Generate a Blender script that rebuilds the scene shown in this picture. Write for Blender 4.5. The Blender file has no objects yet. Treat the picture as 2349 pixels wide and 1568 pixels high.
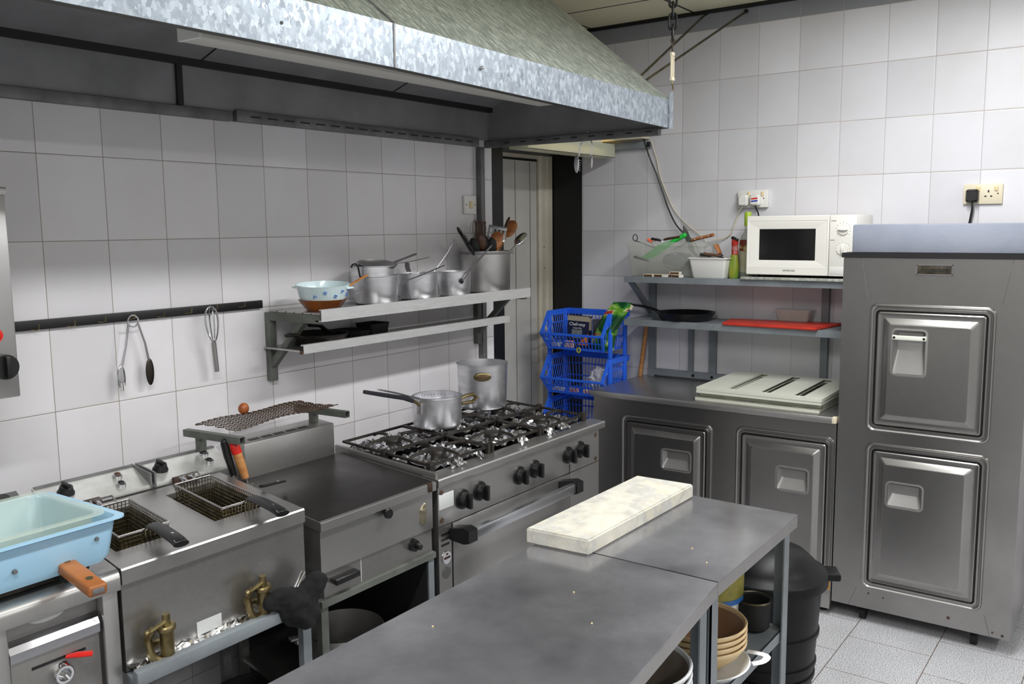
import bpy, bmesh, math, random
from mathutils import Vector, Matrix, Euler
from math import pi, sin, cos, radians, sqrt
random.seed(11)
SC = bpy.context.scene
C = SC.collection
ORG = {}

# ------------------------------------------------------------------ mesh builder
def V(*a): return Vector(a)

class MB:
    def __init__(s):
        s.bm = bmesh.new(); s.mi = 0
    def _fin(s, n0):
        s.bm.faces.ensure_lookup_table()
        for f in s.bm.faces[n0:]: f.material_index = s.mi
        return s
    def box(s, x0, x1, y0, y1, z0, z1, b=0, seg=2, M=None):
        n0 = len(s.bm.faces)
        m = Matrix.Translation(((x0+x1)/2, (y0+y1)/2, (z0+z1)/2)) @ Matrix.Diagonal((abs(x1-x0), abs(y1-y0), abs(z1-z0), 1))
        if M is not None: m = M @ m
        r = bmesh.ops.create_cube(s.bm, size=1, matrix=m)
        if b > 0:
            vs = set(r['verts'])
            es = [e for e in s.bm.edges if e.verts[0] in vs and e.verts[1] in vs]
            bmesh.ops.bevel(s.bm, geom=es, offset=b, segments=seg, affect='EDGES', profile=0.5, clamp_overlap=True)
        return s._fin(n0)
    def hexa(s, pts):
        """8 points: bottom 4 then top 4"""
        n0 = len(s.bm.faces)
        v = [s.bm.verts.new(p) for p in pts]
        for f in ((3,2,1,0),(4,5,6,7),(0,1,5,4),(1,2,6,5),(2,3,7,6),(3,0,4,7)):
            s.bm.faces.new([v[i] for i in f])
        return s._fin(n0)
    def poly(s, pts):
        n0 = len(s.bm.faces)
        s.bm.faces.new([s.bm.verts.new(p) for p in pts])
        return s._fin(n0)
    def prism(s, pts, axis, a, b, M=None):
        n0 = len(s.bm.faces)
        def mk(p, t):
            q = V(t, p[0], p[1]) if axis == 'x' else V(p[0], t, p[1]) if axis == 'y' else V(p[0], p[1], t)
            return M @ q if M is not None else q
        A = [s.bm.verts.new(mk(p, a)) for p in pts]; B = [s.bm.verts.new(mk(p, b)) for p in pts]
        n = len(pts)
        for i in range(n):
            s.bm.faces.new((A[i], A[(i+1) % n], B[(i+1) % n], B[i]))
        s.bm.faces.new(A[::-1]); s.bm.faces.new(B)
        return s._fin(n0)
    def lathe(s, prof, c=(0,0,0), seg=32, M=None, arc=None):
        n0 = len(s.bm.faces); c = Vector(c); rings = []
        tot = arc if arc else 2*pi
        n = seg if not arc else seg+1
        for r, z in prof:
            if r < 1e-6:
                p = V(0, 0, z); p = (M @ p) if M is not None else p
                rings.append([s.bm.verts.new(p + c)])
            else:
                ring = []
                for i in range(n):
                    a = tot*i/seg
                    p = V(r*cos(a), r*sin(a), z); p = (M @ p) if M is not None else p
                    ring.append(s.bm.verts.new(p + c))
                rings.append(ring)
        for A, B in zip(rings, rings[1:]):
            m = seg
            for i in range(m):
                j = (i+1) % n
                if len(A) == 1 and len(B) == 1: continue
                if len(A) == 1: f = (A[0], B[j], B[i])
                elif len(B) == 1: f = (A[i], A[j], B[0])
                else: f = (A[i], A[j], B[j], B[i])
                try: s.bm.faces.new(f)
                except ValueError: pass
        return s._fin(n0)
    def cyl(s, p0, p1, r0, r1=None, seg=20):
        p0 = Vector(p0); p1 = Vector(p1); r1 = r0 if r1 is None else r1
        d = p1-p0; q = d.to_track_quat('Z', 'Y').to_matrix()
        L = d.length
        return s.lathe([(0,0),(r0,0),(r1,L),(0,L)], c=p0, seg=seg, M=q)
    def tube(s, pts, r, seg=8, closed=False, flat=None, up=None):
        """swept tube; flat=(a,b) elliptical radii multipliers"""
        n0 = len(s.bm.faces)
        P = [Vector(p) for p in pts]; n = len(P)
        R = r if isinstance(r, (list, tuple)) else [r]*n
        T = []
        for i in range(n):
            if closed: t = P[(i+1) % n]-P[(i-1) % n]
            else: t = P[min(i+1, n-1)]-P[max(i-1, 0)]
            T.append(t.normalized())
        u = Vector(up) if up else (V(0,0,1) if abs(T[0].z) < .9 else V(1,0,0))
        u = (u - T[0]*u.dot(T[0])).normalized()
        fa, fb = flat if flat else (1, 1)
        rings = []
        for i in range(n):
            u = (u - T[i]*u.dot(T[i])); u = u.normalized() if u.length > 1e-6 else T[i].orthogonal().normalized()
            w = T[i].cross(u)
            rings.append([s.bm.verts.new(P[i] + (u*cos(2*pi*k/seg)*fa + w*sin(2*pi*k/seg)*fb)*R[i]) for k in range(seg)])
        for i in range(n if closed else n-1):
            A = rings[i]; B = rings[(i+1) % n]
            for k in range(seg):
                try: s.bm.faces.new((A[k], A[(k+1) % seg], B[(k+1) % seg], B[k]))
                except ValueError: pass
        if not closed:
            s.bm.faces.new(rings[0][::-1]); s.bm.faces.new(rings[-1])
        return s._fin(n0)
    def ball(s, c, r, sc=(1,1,1), seg=20, rings=12, M=None):
        n0 = len(s.bm.faces)
        m = Matrix.Translation(c) @ (M if M is not None else Matrix()) @ Matrix.Diagonal((sc[0], sc[1], sc[2], 1))
        bmesh.ops.create_uvsphere(s.bm, u_segments=seg, v_segments=rings, radius=r, matrix=m)
        return s._fin(n0)
    def grid(s, x0, x1, y0, y1, z, nx, ny, amp, fn=None):
        n0 = len(s.bm.faces)
        g = []
        for j in range(ny+1):
            row = []
            for i in range(nx+1):
                x = x0+(x1-x0)*i/nx; y = y0+(y1-y0)*j/ny
                dz = random.uniform(-amp, amp)
                zz = z + dz + (fn(x, y) if fn else 0)
                row.append(s.bm.verts.new((x+random.uniform(-amp, amp)*.6, y+random.uniform(-amp, amp)*.6, zz)))
            g.append(row)
        for j in range(ny):
            for i in range(nx):
                s.bm.faces.new((g[j][i], g[j][i+1], g[j+1][i+1], g[j+1][i]))
        return s._fin(n0)
    def rrect(s, u0, u1, v0, v1, r, k=5):
        pts = []
        for cu, cv, a0 in ((u1-r, v1-r, 0), (u0+r, v1-r, pi/2), (u0+r, v0+r, pi), (u1-r, v0+r, 1.5*pi)):
            for i in range(k+1):
                a = a0+pi/2*i/k
                pts.append((cu+r*cos(a), cv+r*sin(a)))
        return pts
    def loft(s, loops, cap0=False, cap1=True):
        n0 = len(s.bm.faces)
        L = [[s.bm.verts.new(p) for p in lp] for lp in loops]
        n = len(L[0])
        for A, B in zip(L, L[1:]):
            for i in range(n):
                s.bm.faces.new((A[i], A[(i+1) % n], B[(i+1) % n], B[i]))
        if cap0: s.bm.faces.new(L[0][::-1])
        if cap1: s.bm.faces.new(L[-1])
        s._fin(n0)
        return L
    def lofts(s, *a, **k):
        s.loft(*a, **k); return s
    def ringfill(s, A, B):
        n0 = len(s.bm.faces)
        es = []
        for lp in (A, B):
            for i in range(len(lp)):
                a, b = lp[i], lp[(i+1) % len(lp)]
                e = s.bm.edges.get((a, b)) or s.bm.edges.new((a, b))
                es.append(e)
        bmesh.ops.triangle_fill(s.bm, use_beauty=True, use_dissolve=False, edges=es)
        return s._fin(n0)
    def shear(s, K, y0=-.78):
        for v in s.bm.verts: v.co.x += K*(v.co.y-y0)
        return s
    def xf(s, M):
        s.bm.transform(M); return s
    def build(s, name, mats, parent=None, local=False, origin=None, smooth=38, norm=True):
        if norm: bmesh.ops.recalc_face_normals(s.bm, faces=s.bm.faces[:])
        if parent is not None: org = ORG[parent.name]
        elif origin is not None: org = Vector(origin)
        else:
            xs = [v.co for v in s.bm.verts]
            org = V((min(p.x for p in xs)+max(p.x for p in xs))/2, (min(p.y for p in xs)+max(p.y for p in xs))/2, min(p.z for p in xs))
        if not local:
            for v in s.bm.verts: v.co -= org
        me = bpy.data.meshes.new(name)
        s.bm.to_mesh(me); s.bm.free()
        for m in (mats if isinstance(mats, (list, tuple)) else [mats]): me.materials.append(m)
        if smooth:
            me.polygons.foreach_set('use_smooth', [True]*len(me.polygons))
            me.set_sharp_from_angle(angle=radians(smooth))
        o = bpy.data.objects.new(name, me); C.objects.link(o)
        if parent is not None: o.parent = parent
        else: o.location = org
        ORG[o.name] = org.copy()
        return o

def tag(o, label=None, cat=None, group=None, kind=None):
    if label: o['label'] = label
    if cat: o['category'] = cat
    if group: o['group'] = group
    if kind: o['kind'] = kind
    return o
def thing(name, label, cat, loc=(0,0,0), rot=0, group=None):
    o = bpy.data.objects.new(name, None); C.objects.link(o)
    o.location = loc; o.rotation_euler = (0, 0, rot); o.empty_display_size = .05
    ORG[o.name] = Vector(loc)
    return tag(o, label, cat, group)
def dup(root, loc, rot=None, label=None, group=None):
    r = root.copy(); C.objects.link(r); r.location = loc
    if rot is not None: r.rotation_euler = rot
    if label: r['label'] = label
    if group: r['group'] = group
    for ch in list(root.children):
        c = ch.copy(); C.objects.link(c); c.parent = r
        for g in list(ch.children):
            d = g.copy(); C.objects.link(d); d.parent = c
    ORG[r.name] = Vector(loc)
    return r
def struct(mb, name, m, smooth=0):
    return tag(mb.build(name, m, origin=(0,0,0), smooth=smooth), kind='structure')

# ------------------------------------------------------------------ materials
def lin(c):
    return tuple(((v/255)/12.92 if v/255 <= .04045 else ((v/255+.055)/1.055)**2.4) for v in c[:3]) + (1,)
class NT:
    def __init__(s, name):
        s.m = bpy.data.materials.new(name); s.m.use_nodes = True
        s.t = s.m.node_tree; s.b = s.t.nodes['Principled BSDF']
    def n(s, typ, **kw):
        nd = s.t.nodes.new(typ)
        for k, v in kw.items():
            if k in nd.inputs.keys() if isinstance(k, str) else False: nd.inputs[k].default_value = v
            else: setattr(nd, k, v)
        return nd
    def l(s, a, b): s.t.links.new(a, b)
    def math(s, op, a, b=None, c=None):
        nd = s.t.nodes.new('ShaderNodeMath'); nd.operation = op
        for i, v in enumerate((a, b, c)):
            if v is None: continue
            if isinstance(v, (int, float)): nd.inputs[i].default_value = v
            else: s.l(v, nd.inputs[i])
        return nd.outputs[0]
    def mix(s, fac, a, b, mode='MIX'):
        nd = s.t.nodes.new('ShaderNodeMix'); nd.data_type = 'RGBA'; nd.blend_type = mode
        for i, v in ((0, fac), (6, a), (7, b)):
            if isinstance(v, (int, float)): nd.inputs[i].default_value = v
            elif isinstance(v, tuple): nd.inputs[i].default_value = v
            else: s.l(v, nd.inputs[i])
        return nd.outputs[2]
    def coords(s, scale=(1,1,1), rot=(0,0,0), kind='Object'):
        tc = s.t.nodes.new('ShaderNodeTexCoord'); mp = s.t.nodes.new('ShaderNodeMapping')
        mp.inputs['Scale'].default_value = scale; mp.inputs['Rotation'].default_value = rot
        s.l(tc.outputs[kind], mp.inputs[0]); return mp.outputs[0]
    def noise(s, vec, scale, detail=4, rough=.55):
        nd = s.t.nodes.new('ShaderNodeTexNoise'); nd.inputs['Scale'].default_value = scale
        nd.inputs['Detail'].default_value = detail; nd.inputs['Roughness'].default_value = rough
        s.l(vec, nd.inputs['Vector']); return nd.outputs[0]
    def ramp(s, fac, stops):
        nd = s.t.nodes.new('ShaderNodeValToRGB'); e = nd.color_ramp.elements
        while len(e) < len(stops): e.new(.5)
        for i, (p, c) in enumerate(stops): e[i].position = p; e[i].color = c
        s.l(fac, nd.inputs[0]); return nd.outputs[0]
    def bump(s, h, strength, dist=.002):
        nd = s.t.nodes.new('ShaderNodeBump'); nd.inputs['Strength'].default_value = strength
        nd.inputs['Distance'].default_value = dist
        s.l(h, nd.inputs['Height']); s.l(nd.outputs[0], s.b.inputs['Normal'])

def mat(name, col, rough=.5, metal=0., col2=None, vscale=6, stretch=(1,1,1), lo=.35, hi=.65, bump=0, bscale=80, rvar=0, alpha=1, trans=0, spec=.5, emit=0, coat=0, sss=0):
    N = NT(name); b = N.b
    b.inputs['Base Color'].default_value = lin(col); b.inputs['Roughness'].default_value = rough
    b.inputs['Metallic'].default_value = metal; b.inputs['Specular IOR Level'].default_value = spec
    b.inputs['Alpha'].default_value = alpha; b.inputs['Transmission Weight'].default_value = trans
    b.inputs['Coat Weight'].default_value = coat
    if emit:
        b.inputs['Emission Color'].default_value = lin(col); b.inputs['Emission Strength'].default_value = emit
    if col2 or rvar:
        v = N.coords(stretch); f = N.noise(v, vscale)
        if col2:
            N.l(N.ramp(f, [(lo, lin(col)), (hi, lin(col2))]), b.inputs['Base Color'])
        if rvar:
            N.l(N.math('ADD', N.math('MULTIPLY', N.math('SUBTRACT', f, .5), rvar*2), rough), b.inputs['Roughness'])
    if bump:
        v = N.coords(stretch); N.bump(N.noise(v, bscale, 3), bump)
    return N.m

def tile_mat(name, axis, u0, tw, z0, th, base, grout, gw, top_z=None, top_col=None, rough=.16, gcol_v=None):
    N = NT(name); b = N.b
    g = N.n('ShaderNodeNewGeometry'); sp = N.n('ShaderNodeSeparateXYZ'); N.l(g.outputs['Position'], sp.inputs[0])
    u = sp.outputs['X' if axis == 'x' else 'Y']; z = sp.outputs['Z']
    def line(c, o, w):
        t = N.math('DIVIDE', N.math('SUBTRACT', c, o), w)
        fr = N.math('FRACT', N.math('ADD', t, 1000.5))       # .5 on a joint
        d = N.math('MULTIPLY', N.math('ABSOLUTE', N.math('SUBTRACT', fr, .5)), w)
        return d, N.math('FLOOR', N.math('ADD', t, 1000))
    du, iu = line(u, u0, tw); dz, iz = line(z, z0, th)
    mu = N.math('LESS_THAN', du, gw); mz = N.math('LESS_THAN', dz, gw)
    m = N.math('MAXIMUM', mu, mz)
    cb = N.n('ShaderNodeCombineXYZ'); N.l(iu, cb.inputs[0]); N.l(iz, cb.inputs[1])
    wn = N.n('ShaderNodeTexWhiteNoise'); N.l(cb.outputs[0], wn.inputs['Vector'])
    dark = tuple(v*.93 for v in base)
    col = N.mix(wn.outputs['Value'], lin(base), lin(dark))
    if top_z:
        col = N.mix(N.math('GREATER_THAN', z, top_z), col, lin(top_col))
    sm = N.ramp(N.noise(g.outputs['Position'], 3.0, 5), [(.4, lin((255,255,255))), (.8, lin((226,222,212)))])
    col = N.mix(.35, col, sm, 'MULTIPLY')
    gn = N.noise(g.outputs['Position'], 5.0, 4)
    gc = N.ramp(gn, [(.35, lin(grout)), (.7, lin(tuple(min(255, v*1.25) for v in grout)))])
    if gcol_v:
        gc = N.mix(mz, lin(gcol_v), gc)
    N.l(N.mix(m, col, gc), b.inputs['Base Color'])
    N.l(N.math('ADD', rough, N.math('MULTIPLY', m, .6)), b.inputs['Roughness'])
    edge = N.math('MINIMUM', N.math('MINIMUM', N.math('DIVIDE', du, .006), N.math('DIVIDE', dz, .006)), 1.0)
    h = N.math('ADD', edge, N.math('MULTIPLY', N.noise(g.outputs['Position'], 110, 2), .22))
    h = N.math('ADD', h, N.math('MULTIPLY', N.noise(g.outputs['Position'], 9, 2), .8))
    N.bump(h, .35, .0016)
    return N.m

def steel(name, col=(150,150,151), rough=.33, dirt=(112,108,104), stretch=(3,3,40), vs=5, amt=.5, bump=.03, metal=.9):
    N = NT(name); b = N.b
    b.inputs['Metallic'].default_value = metal
    v = N.coords((1,1,1)); f = N.noise(v, 3.2, 6, .6)
    st = N.noise(N.coords(stretch), vs*6, 3)
    c = N.ramp(f, [(.3, lin(col)), (.75, lin(dirt))])
    c = N.mix(amt, lin(col), c)
    c = N.mix(.25, c, N.ramp(st, [(.3, (.72,.72,.72,1)), (.7, (1,1,1,1))]), 'MULTIPLY')
    N.l(c, b.inputs['Base Color'])
    N.l(N.math('ADD', rough-.08, N.math('MULTIPLY', f, .18)), b.inputs['Roughness'])
    N.bump(N.math('ADD', N.math('MULTIPLY', st, .12), N.math('MULTIPLY', N.noise(v, 6, 2), 1.2)), bump*6, .002)
    return N.m

def galvanised(name, a, b_, scale, rot=(0,0,0), rough=.42, metal=.75):
    N = NT(name); b = N.b
    v = N.coords(scale, rot)
    dn = N.t.nodes.new('ShaderNodeTexNoise'); dn.inputs['Scale'].default_value = 1.3; dn.inputs['Detail'].default_value = 4
    N.l(v, dn.inputs['Vector'])
    mx = N.t.nodes.new('ShaderNodeVectorMath'); mx.operation = 'MULTIPLY_ADD'
    mx.inputs[1].default_value = (1.6,1.6,1.6); N.l(dn.outputs['Color'], mx.inputs[0]); N.l(v, mx.inputs[2])
    vo = N.t.nodes.new('ShaderNodeTexVoronoi'); vo.inputs['Scale'].default_value = 1.0
    N.l(mx.outputs[0], vo.inputs['Vector'])
    sp = N.n('ShaderNodeSeparateColor'); N.l(vo.outputs['Color'], sp.inputs[0])
    fn = N.noise(v, .55, 5, .7)
    md = tuple((p+q)/2 for p, q in zip(a, b_))
    c = N.ramp(N.math('ADD', N.math('MULTIPLY', sp.outputs[0], .55), N.math('MULTIPLY', fn, .6)), [(.2, lin(a)), (.55, lin(md)), (.72, lin(b_)), (.9, lin(tuple(min(255, q*1.08) for q in b_)))])
    N.l(c, b.inputs['Base Color']); b.inputs['Metallic'].default_value = metal
    N.l(N.math('ADD', rough-.1, N.math('MULTIPLY', sp.outputs[1], .2)), b.inputs['Roughness'])
    return N.m

TW, TH = .2, .24911
m_tileA = tile_mat('white_tile_left', 'x', -3.05737, TW, 1.9074, TH, (232,230,233), (122,112,98), .001, rough=.2)
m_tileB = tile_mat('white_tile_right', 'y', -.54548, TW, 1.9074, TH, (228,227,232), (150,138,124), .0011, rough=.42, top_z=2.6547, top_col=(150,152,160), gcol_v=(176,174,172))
m_tileO = tile_mat('white_tile_other', 'y', -.5, TW, 1.9074, TH, (210,208,210), (150,140,130), .0013, rough=.3)

def floor_mat():
    N = NT('speckled_floor_tile'); b = N.b
    g = N.n('ShaderNodeNewGeometry'); sp = N.n('ShaderNodeSeparateXYZ'); N.l(g.outputs['Position'], sp.inputs[0])
    ty = N.math('DIVIDE', N.math('SUBTRACT', sp.outputs['Y'], -1.657), .316)
    fy = N.math('FRACT', N.math('ADD', ty, 100.5)); row = N.math('FLOOR', N.math('ADD', ty, 100))
    xo = N.math('MULTIPLY', N.math('MODULO', row, 2.0), .16)
    tx = N.math('DIVIDE', N.math('SUBTRACT', N.math('SUBTRACT', sp.outputs['X'], -.872), xo), .32)
    fx = N.math('FRACT', N.math('ADD', tx, 100.5))
    dy = N.math('MULTIPLY', N.math('ABSOLUTE', N.math('SUBTRACT', fy, .5)), .316)
    dx = N.math('MULTIPLY', N.math('ABSOLUTE', N.math('SUBTRACT', fx, .5)), .32)
    m = N.math('LESS_THAN', N.math('MINIMUM', dx, dy), .0016)
    n1 = N.noise(g.outputs['Position'], 260, 2, .6)
    n2 = N.noise(g.outputs['Position'], 4, 4)
    c = N.ramp(n1, [(.40, lin((110,112,116))), (.48, lin((194,195,199))), (.58, lin((226,226,230)))])
    c = N.mix(.5, c, N.ramp(n2, [(.35, (.80,.80,.79,1)), (.65, (1,1,1,1))]), 'MULTIPLY')
    N.l(N.mix(m, c, lin((105,88,78))), b.inputs['Base Color'])
    b.inputs['Roughness'].default_value = .42
    return N.m
def ceil_mat():
    N = NT('ceiling_panel'); b = N.b
    g = N.n('ShaderNodeNewGeometry'); sp = N.n('ShaderNodeSeparateXYZ'); N.l(g.outputs['Position'], sp.inputs[0])
    def ln(c, o):
        f = N.math('FRACT', N.math('ADD', N.math('DIVIDE', N.math('SUBTRACT', c, o), .6), 100.5))
        return N.math('MULTIPLY', N.math('ABSOLUTE', N.math('SUBTRACT', f, .5)), .6)
    m = N.math('LESS_THAN', N.math('MINIMUM', ln(sp.outputs['X'], -.375), ln(sp.outputs['Y'], -.6)), .007)
    N.l(N.mix(m, lin((222,218,190)), lin((22,20,18))), b.inputs['Base Color']); b.inputs['Roughness'].default_value = .6
    return N.m
m_floor = floor_mat(); m_ceil = ceil_mat()
m_steel = steel('brushed_steel', (196,195,194), .34, (160,157,154))
m_steelH = steel('brushed_steel_horizontal', (192,191,189), .33, (156,153,149), stretch=(40,3,3))
m_steelD = steel('worn_steel', (172,170,168), .36, (132,129,125), stretch=(3,40,3))
m_fridge = steel('fridge_steel', (168,166,164), .30, (128,126,123), stretch=(3,3,30), bump=.02, metal=1)
m_table = steel('table_steel', (178,178,182), .17, (98,98,103), stretch=(20,5,4), amt=.95, bump=.015, metal=.72)
m_alu = mat('aluminium', (226,226,230), .38, 1., (206,206,210), 9, (1,1,4), rvar=.05, bump=.05, bscale=60)
m_aluD = mat('dull_aluminium', (186,185,184), .42, 1., (160,158,156), 6, rvar=.05)
m_chrome = mat('chrome', (205,205,208), .14, 1.)
m_galv = galvanised('galvanised_sheet', (128,137,146), (164,172,180), (95,95,62), metal=.6)
m_galvS = galvanised('galvanised_slope', (146,154,150), (200,206,200), (150,34,34), (radians(-40),0,radians(14)), .46, .75)
m_hoodin = mat('hood_inner_sheet', (150,150,152), .55, .3, (132,132,134), 5, rvar=.08)
m_hooddark = mat('hood_dark_strip', (30,30,31), .6)
m_rail = mat('grey_metal_rail', (128,128,128), .5, .4, (104,104,104), 12)
m_greypaint = mat('grey_paint', (134,141,146), .45, .1, (118,124,128), 7)
m_greenpaint = mat('grey_green_paint', (112,116,110), .5, .2, (84,88,80), 9)
m_shelf = mat('shelf_aluminium', (200,200,200), .42, .35, (190,190,190), 6, (2,1,12))
m_black = mat('black_paint', (16,16,17), .45)
m_blackp = mat('black_plastic', (20,20,21), .38)
m_blackm = mat('black_matt', (14,14,14), .75)
m_iron = mat('cast_iron', (30,28,26), .55, .3, (52,46,40), 30, bump=.4, bscale=90)
m_greasy = mat('greasy_steel', (58,54,46), .4, .7, (96,88,66), 18, rvar=.1)
m_foil = mat('crumpled_foil', (236,236,238), .2, 1.)
m_control = mat('lamplit_control_plate', (226,227,224), .3, .55, (206,206,200), 14)  # brighter than the steel: lamp light on the sloping heads put into colour
m_flange = mat('greasy_flange', (66,68,58), .5, .2, (44,44,36), 12)
m_white = mat('white_plastic', (232,231,226), .35)
m_mw = mat('cream_white_plastic', (236,234,226), .3)
m_cream = mat('cream_plastic', (224,214,188), .4)
m_ivory = mat('ivory_switch', (226,206,160), .4)
m_dark = mat('dark_glass', (14,14,15), .08, 0, spec=.7)
m_blue = mat('blue_plastic', (42,104,232), .35)
m_bluetray = mat('pale_blue_enamel', (164,206,232), .22)
m_trans = mat('frosted_plastic', (214,228,214), .35, alpha=.36)
m_clearbox = mat('clear_plastic', (206,208,200), .3, alpha=.30)
m_film = mat('clear_film', (222,222,226), .2, alpha=.3)
m_wood = mat('wood_handle', (176,110,56), .45, 0, (138,80,38), 9, (1,1,8))
m_woodl = mat('pale_wood', (206,150,92), .5, 0, (172,112,60), 8, (1,1,6))
m_woodd = mat('dark_wood', (98,66,46), .5, 0, (66,42,30), 8)
m_red = mat('red_plastic', (214,34,24), .35)
m_redboard = mat('red_cutting_board', (206,62,44), .45, 0, (186,52,38), 12)
m_orange = mat('orange_plastic', (238,110,70), .4)
m_green = mat('green_plastic', (40,190,66), .4)
m_brass = mat('brass', (158,144,106), .44, 1., (110,96,66), 25, rvar=.1)
m_marble = None
m_ceram = mat('brown_glaze', (150,84,30), .25, 0, (112,58,20), 5)
m_milk = mat('milk_glass', (214,232,234), .18)
m_rust = mat('rusty_mesh', (96,80,68), .6, .5, (66,50,40), 22)
m_grid = mat('wire_mesh', (120,112,92), .35, .9, (70,62,46), 30)
m_oil = mat('fryer_oil', (104,84,26), .12, 0, (70,54,18), 4)
m_cloth = mat('black_cloth', (10,11,12), .95, bump=.6, bscale=300)
m_chip = mat('chipboard', (196,150,80), .8, 0, (130,90,44), 40)
m_door = mat('white_door_paint', (206,204,196), .4, 0, (190,188,180), 3)
m_doorframe = mat('cream_door_frame', (214,208,190), .45, 0, (188,180,160), 4)
m_foamb = mat('pale_blue_foam', (142,147,160), .75, 0, (133,139,153), 6, bump=.3, bscale=200)
m_panel = mat('cream_painted_panel', (216,218,204), .35)
m_beige = mat('beige_stoneware', (226,196,146), .35)
m_beigein = mat('beige_stoneware_inside', (150,112,80), .4)
m_enamel = mat('white_enamel', (226,228,230), .22)
m_bowlin = mat('grey_brown_glaze', (128,116,104), .3)
m_bin = mat('black_bin_plastic', (12,13,15), .42, spec=.25)
m_frosted = mat('frosted_diffuser', (214,218,200), .4, 0, trans=.25)
m_glow = mat('lit_tube', (255,226,160), .4, emit=5)
m_label = mat('pale_label', (206,208,206), .5)
m_caulk = mat('wall_other_paint', (200,199,198), .6)

def marble_mat():
    N = NT('white_marble'); b = N.b
    v = N.coords((1,1,1)); n = N.noise(v, 7, 8, .65); n2 = N.noise(v, 26, 6, .7)
    c = N.ramp(n, [(.35, lin((224,220,206))), (.5, lin((214,211,200))), (.56, lin((196,196,192))), (.62, lin((220,215,200)))])
    c = N.mix(.4, c, N.ramp(n2, [(.4, (1,1,1,1)), (.7, lin((214,204,178)))]), 'MULTIPLY')
    N.l(c, b.inputs['Base Color']); b.inputs['Roughness'].default_value = .35
    return N.m
m_marble = marble_mat()

def text(body, size, M, name, m, parent, ext=.0004):
    cu = bpy.data.curves.new(name, 'FONT'); cu.body = body; cu.size = size; cu.extrude = ext
    cu.align_x = 'CENTER'; cu.align_y = 'CENTER'
    ob = bpy.data.objects.new(name, cu); C.objects.link(ob)
    dg = bpy.context.evaluated_depsgraph_get()
    me = bpy.data.meshes.new_from_object(ob.evaluated_get(dg))
    bpy.data.objects.remove(ob); bpy.data.curves.remove(cu)
    org = ORG[parent.name]
    me.transform(Matrix.Translation(-org) @ M)
    me.materials.clear(); me.materials.append(m)
    o = bpy.data.objects.new(name, me); C.objects.link(o); o.parent = parent; ORG[o.name] = org.copy()
    return o
# text facing -x (viewer looks along +x, right hand is -y)
def face_mx(x, y, z): return Matrix.Translation((x, y, z)) @ Matrix(((0,0,-1,0),(-1,0,0,0),(0,1,0,0),(0,0,0,1)))
# text facing -y (viewer looks along +y, right hand is +x)
def face_my(x, y, z): return Matrix.Translation((x, y, z)) @ Matrix(((1,0,0,0),(0,0,-1,0),(0,1,0,0),(0,0,0,1)))

# ------------------------------------------------------------------ room
XR, YR, ZC = -6.4, -5.6, 2.75
struct(MB().box(XR, .1, YR, .45, -.1, 0), 'floor', m_floor)
struct(MB().box(XR, .1, YR, .45, ZC, ZC+.1), 'ceiling', m_ceil)
struct(MB().box(XR, -.917, 0, .45, 0, ZC), 'wall_left', m_tileA)
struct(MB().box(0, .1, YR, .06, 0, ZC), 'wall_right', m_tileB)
struct(MB().box(XR-.1, XR, YR, .45, 0, ZC), 'wall_back', m_caulk)
struct(MB().box(XR, .1, YR-.1, YR, 0, ZC), 'wall_near', m_caulk)
struct(MB().box(-.917, -.746, .06, .45, 0, ZC).box(-.746, .1, .06, .45, 2.078, ZC).box(-.004, .1, .06, .45, 0, 2.078), 'trim_1', m_black)
struct(MB().box(-.014, 0, YR, .06, 2.732, 2.75), 'trim_2', m_black)
d = tag(MB().box(-.746, -.14, .275, .315, 0, 2.045).build('door_1', m_door, origin=(-.45,.29,0), smooth=0), kind='structure')
mb = MB()
for x in (-.62, -.48, -.345, -.205): mb.box(x-.0025, x+.0025, .2735, .276, .0, 2.04)
mb.build('board_groove', mat('groove_grey', (120,116,108), .6), d, smooth=0)
mb = MB()
mb.prism([(-.135,.40),(-.135,.262),(-.125,.25),(-.105,.25),(-.098,.262),(-.06,.262),(-.055,.252),(-.012,.252),(-.008,.262),(-.008,.40)], 'z', 0, 2.078)
mb.box(-.746, -.135, .262, .40, 2.058, 2.078)
mb.build('door_frame', m_doorframe, d, smooth=0)
mb = MB().box(-.746, -.14, .27, .30, 2.045, 2.058); mb.build('top_gap', m_black, d, smooth=0)
mb = MB()
for z in (.55, .67): mb.cyl((-.085,.2605,z+.9), (-.085,.262,z+.9), .004)
mb.build('screw_hole', m_black, d)
# ================================================================== extraction hood
HX1, HX0, HS = -.945, -4.25, -2.575
def hz(x):   # lower edge height of the hood front
    return 2.105 + (x-HS)/(HX1-HS)*(-.027) if x > HS else 2.105
hood = thing('extraction_hood', 'large galvanised extraction hood over the cooking line', 'hood', (-2.6, -.5, 2.06))
for a, b, nm in ((HX0, HS-.0015, 'fascia_panel'), (HS+.0015, HX1, 'fascia_panel')):
    MB().hexa([(a,-.94,hz(a)),(b,-.94,hz(b)),(b,-.936,hz(b)),(a,-.936,hz(a)),(a,-.94,hz(a)+.112),(b,-.94,hz(b)+.112),(b,-.936,hz(b)+.112),(a,-.936,hz(a)+.112)]).build(nm, m_galv, hood, smooth=0)
    MB().hexa([(a,-.936,hz(a)),(b,-.936,hz(b)),(b,-.895,hz(b)+.004),(a,-.895,hz(a)+.004),(a,-.936,hz(a)+.003),(b,-.936,hz(b)+.003),(b,-.895,hz(b)+.007),(a,-.895,hz(a)+.007)]).build('bottom_flange', m_flange, hood, smooth=0)
    za, zb = hz(a)+.112, hz(b)+.112
    MB().hexa([(a,-.936,za-.003),(b,-.936,zb-.003),(b,-.27,2.735),(a,-.27,2.735),(a,-.94,za),(b,-.94,zb),(b,-.274,2.74),(a,-.274,2.74)]).build('slope_panel', m_galvS, hood, smooth=0)
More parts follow.
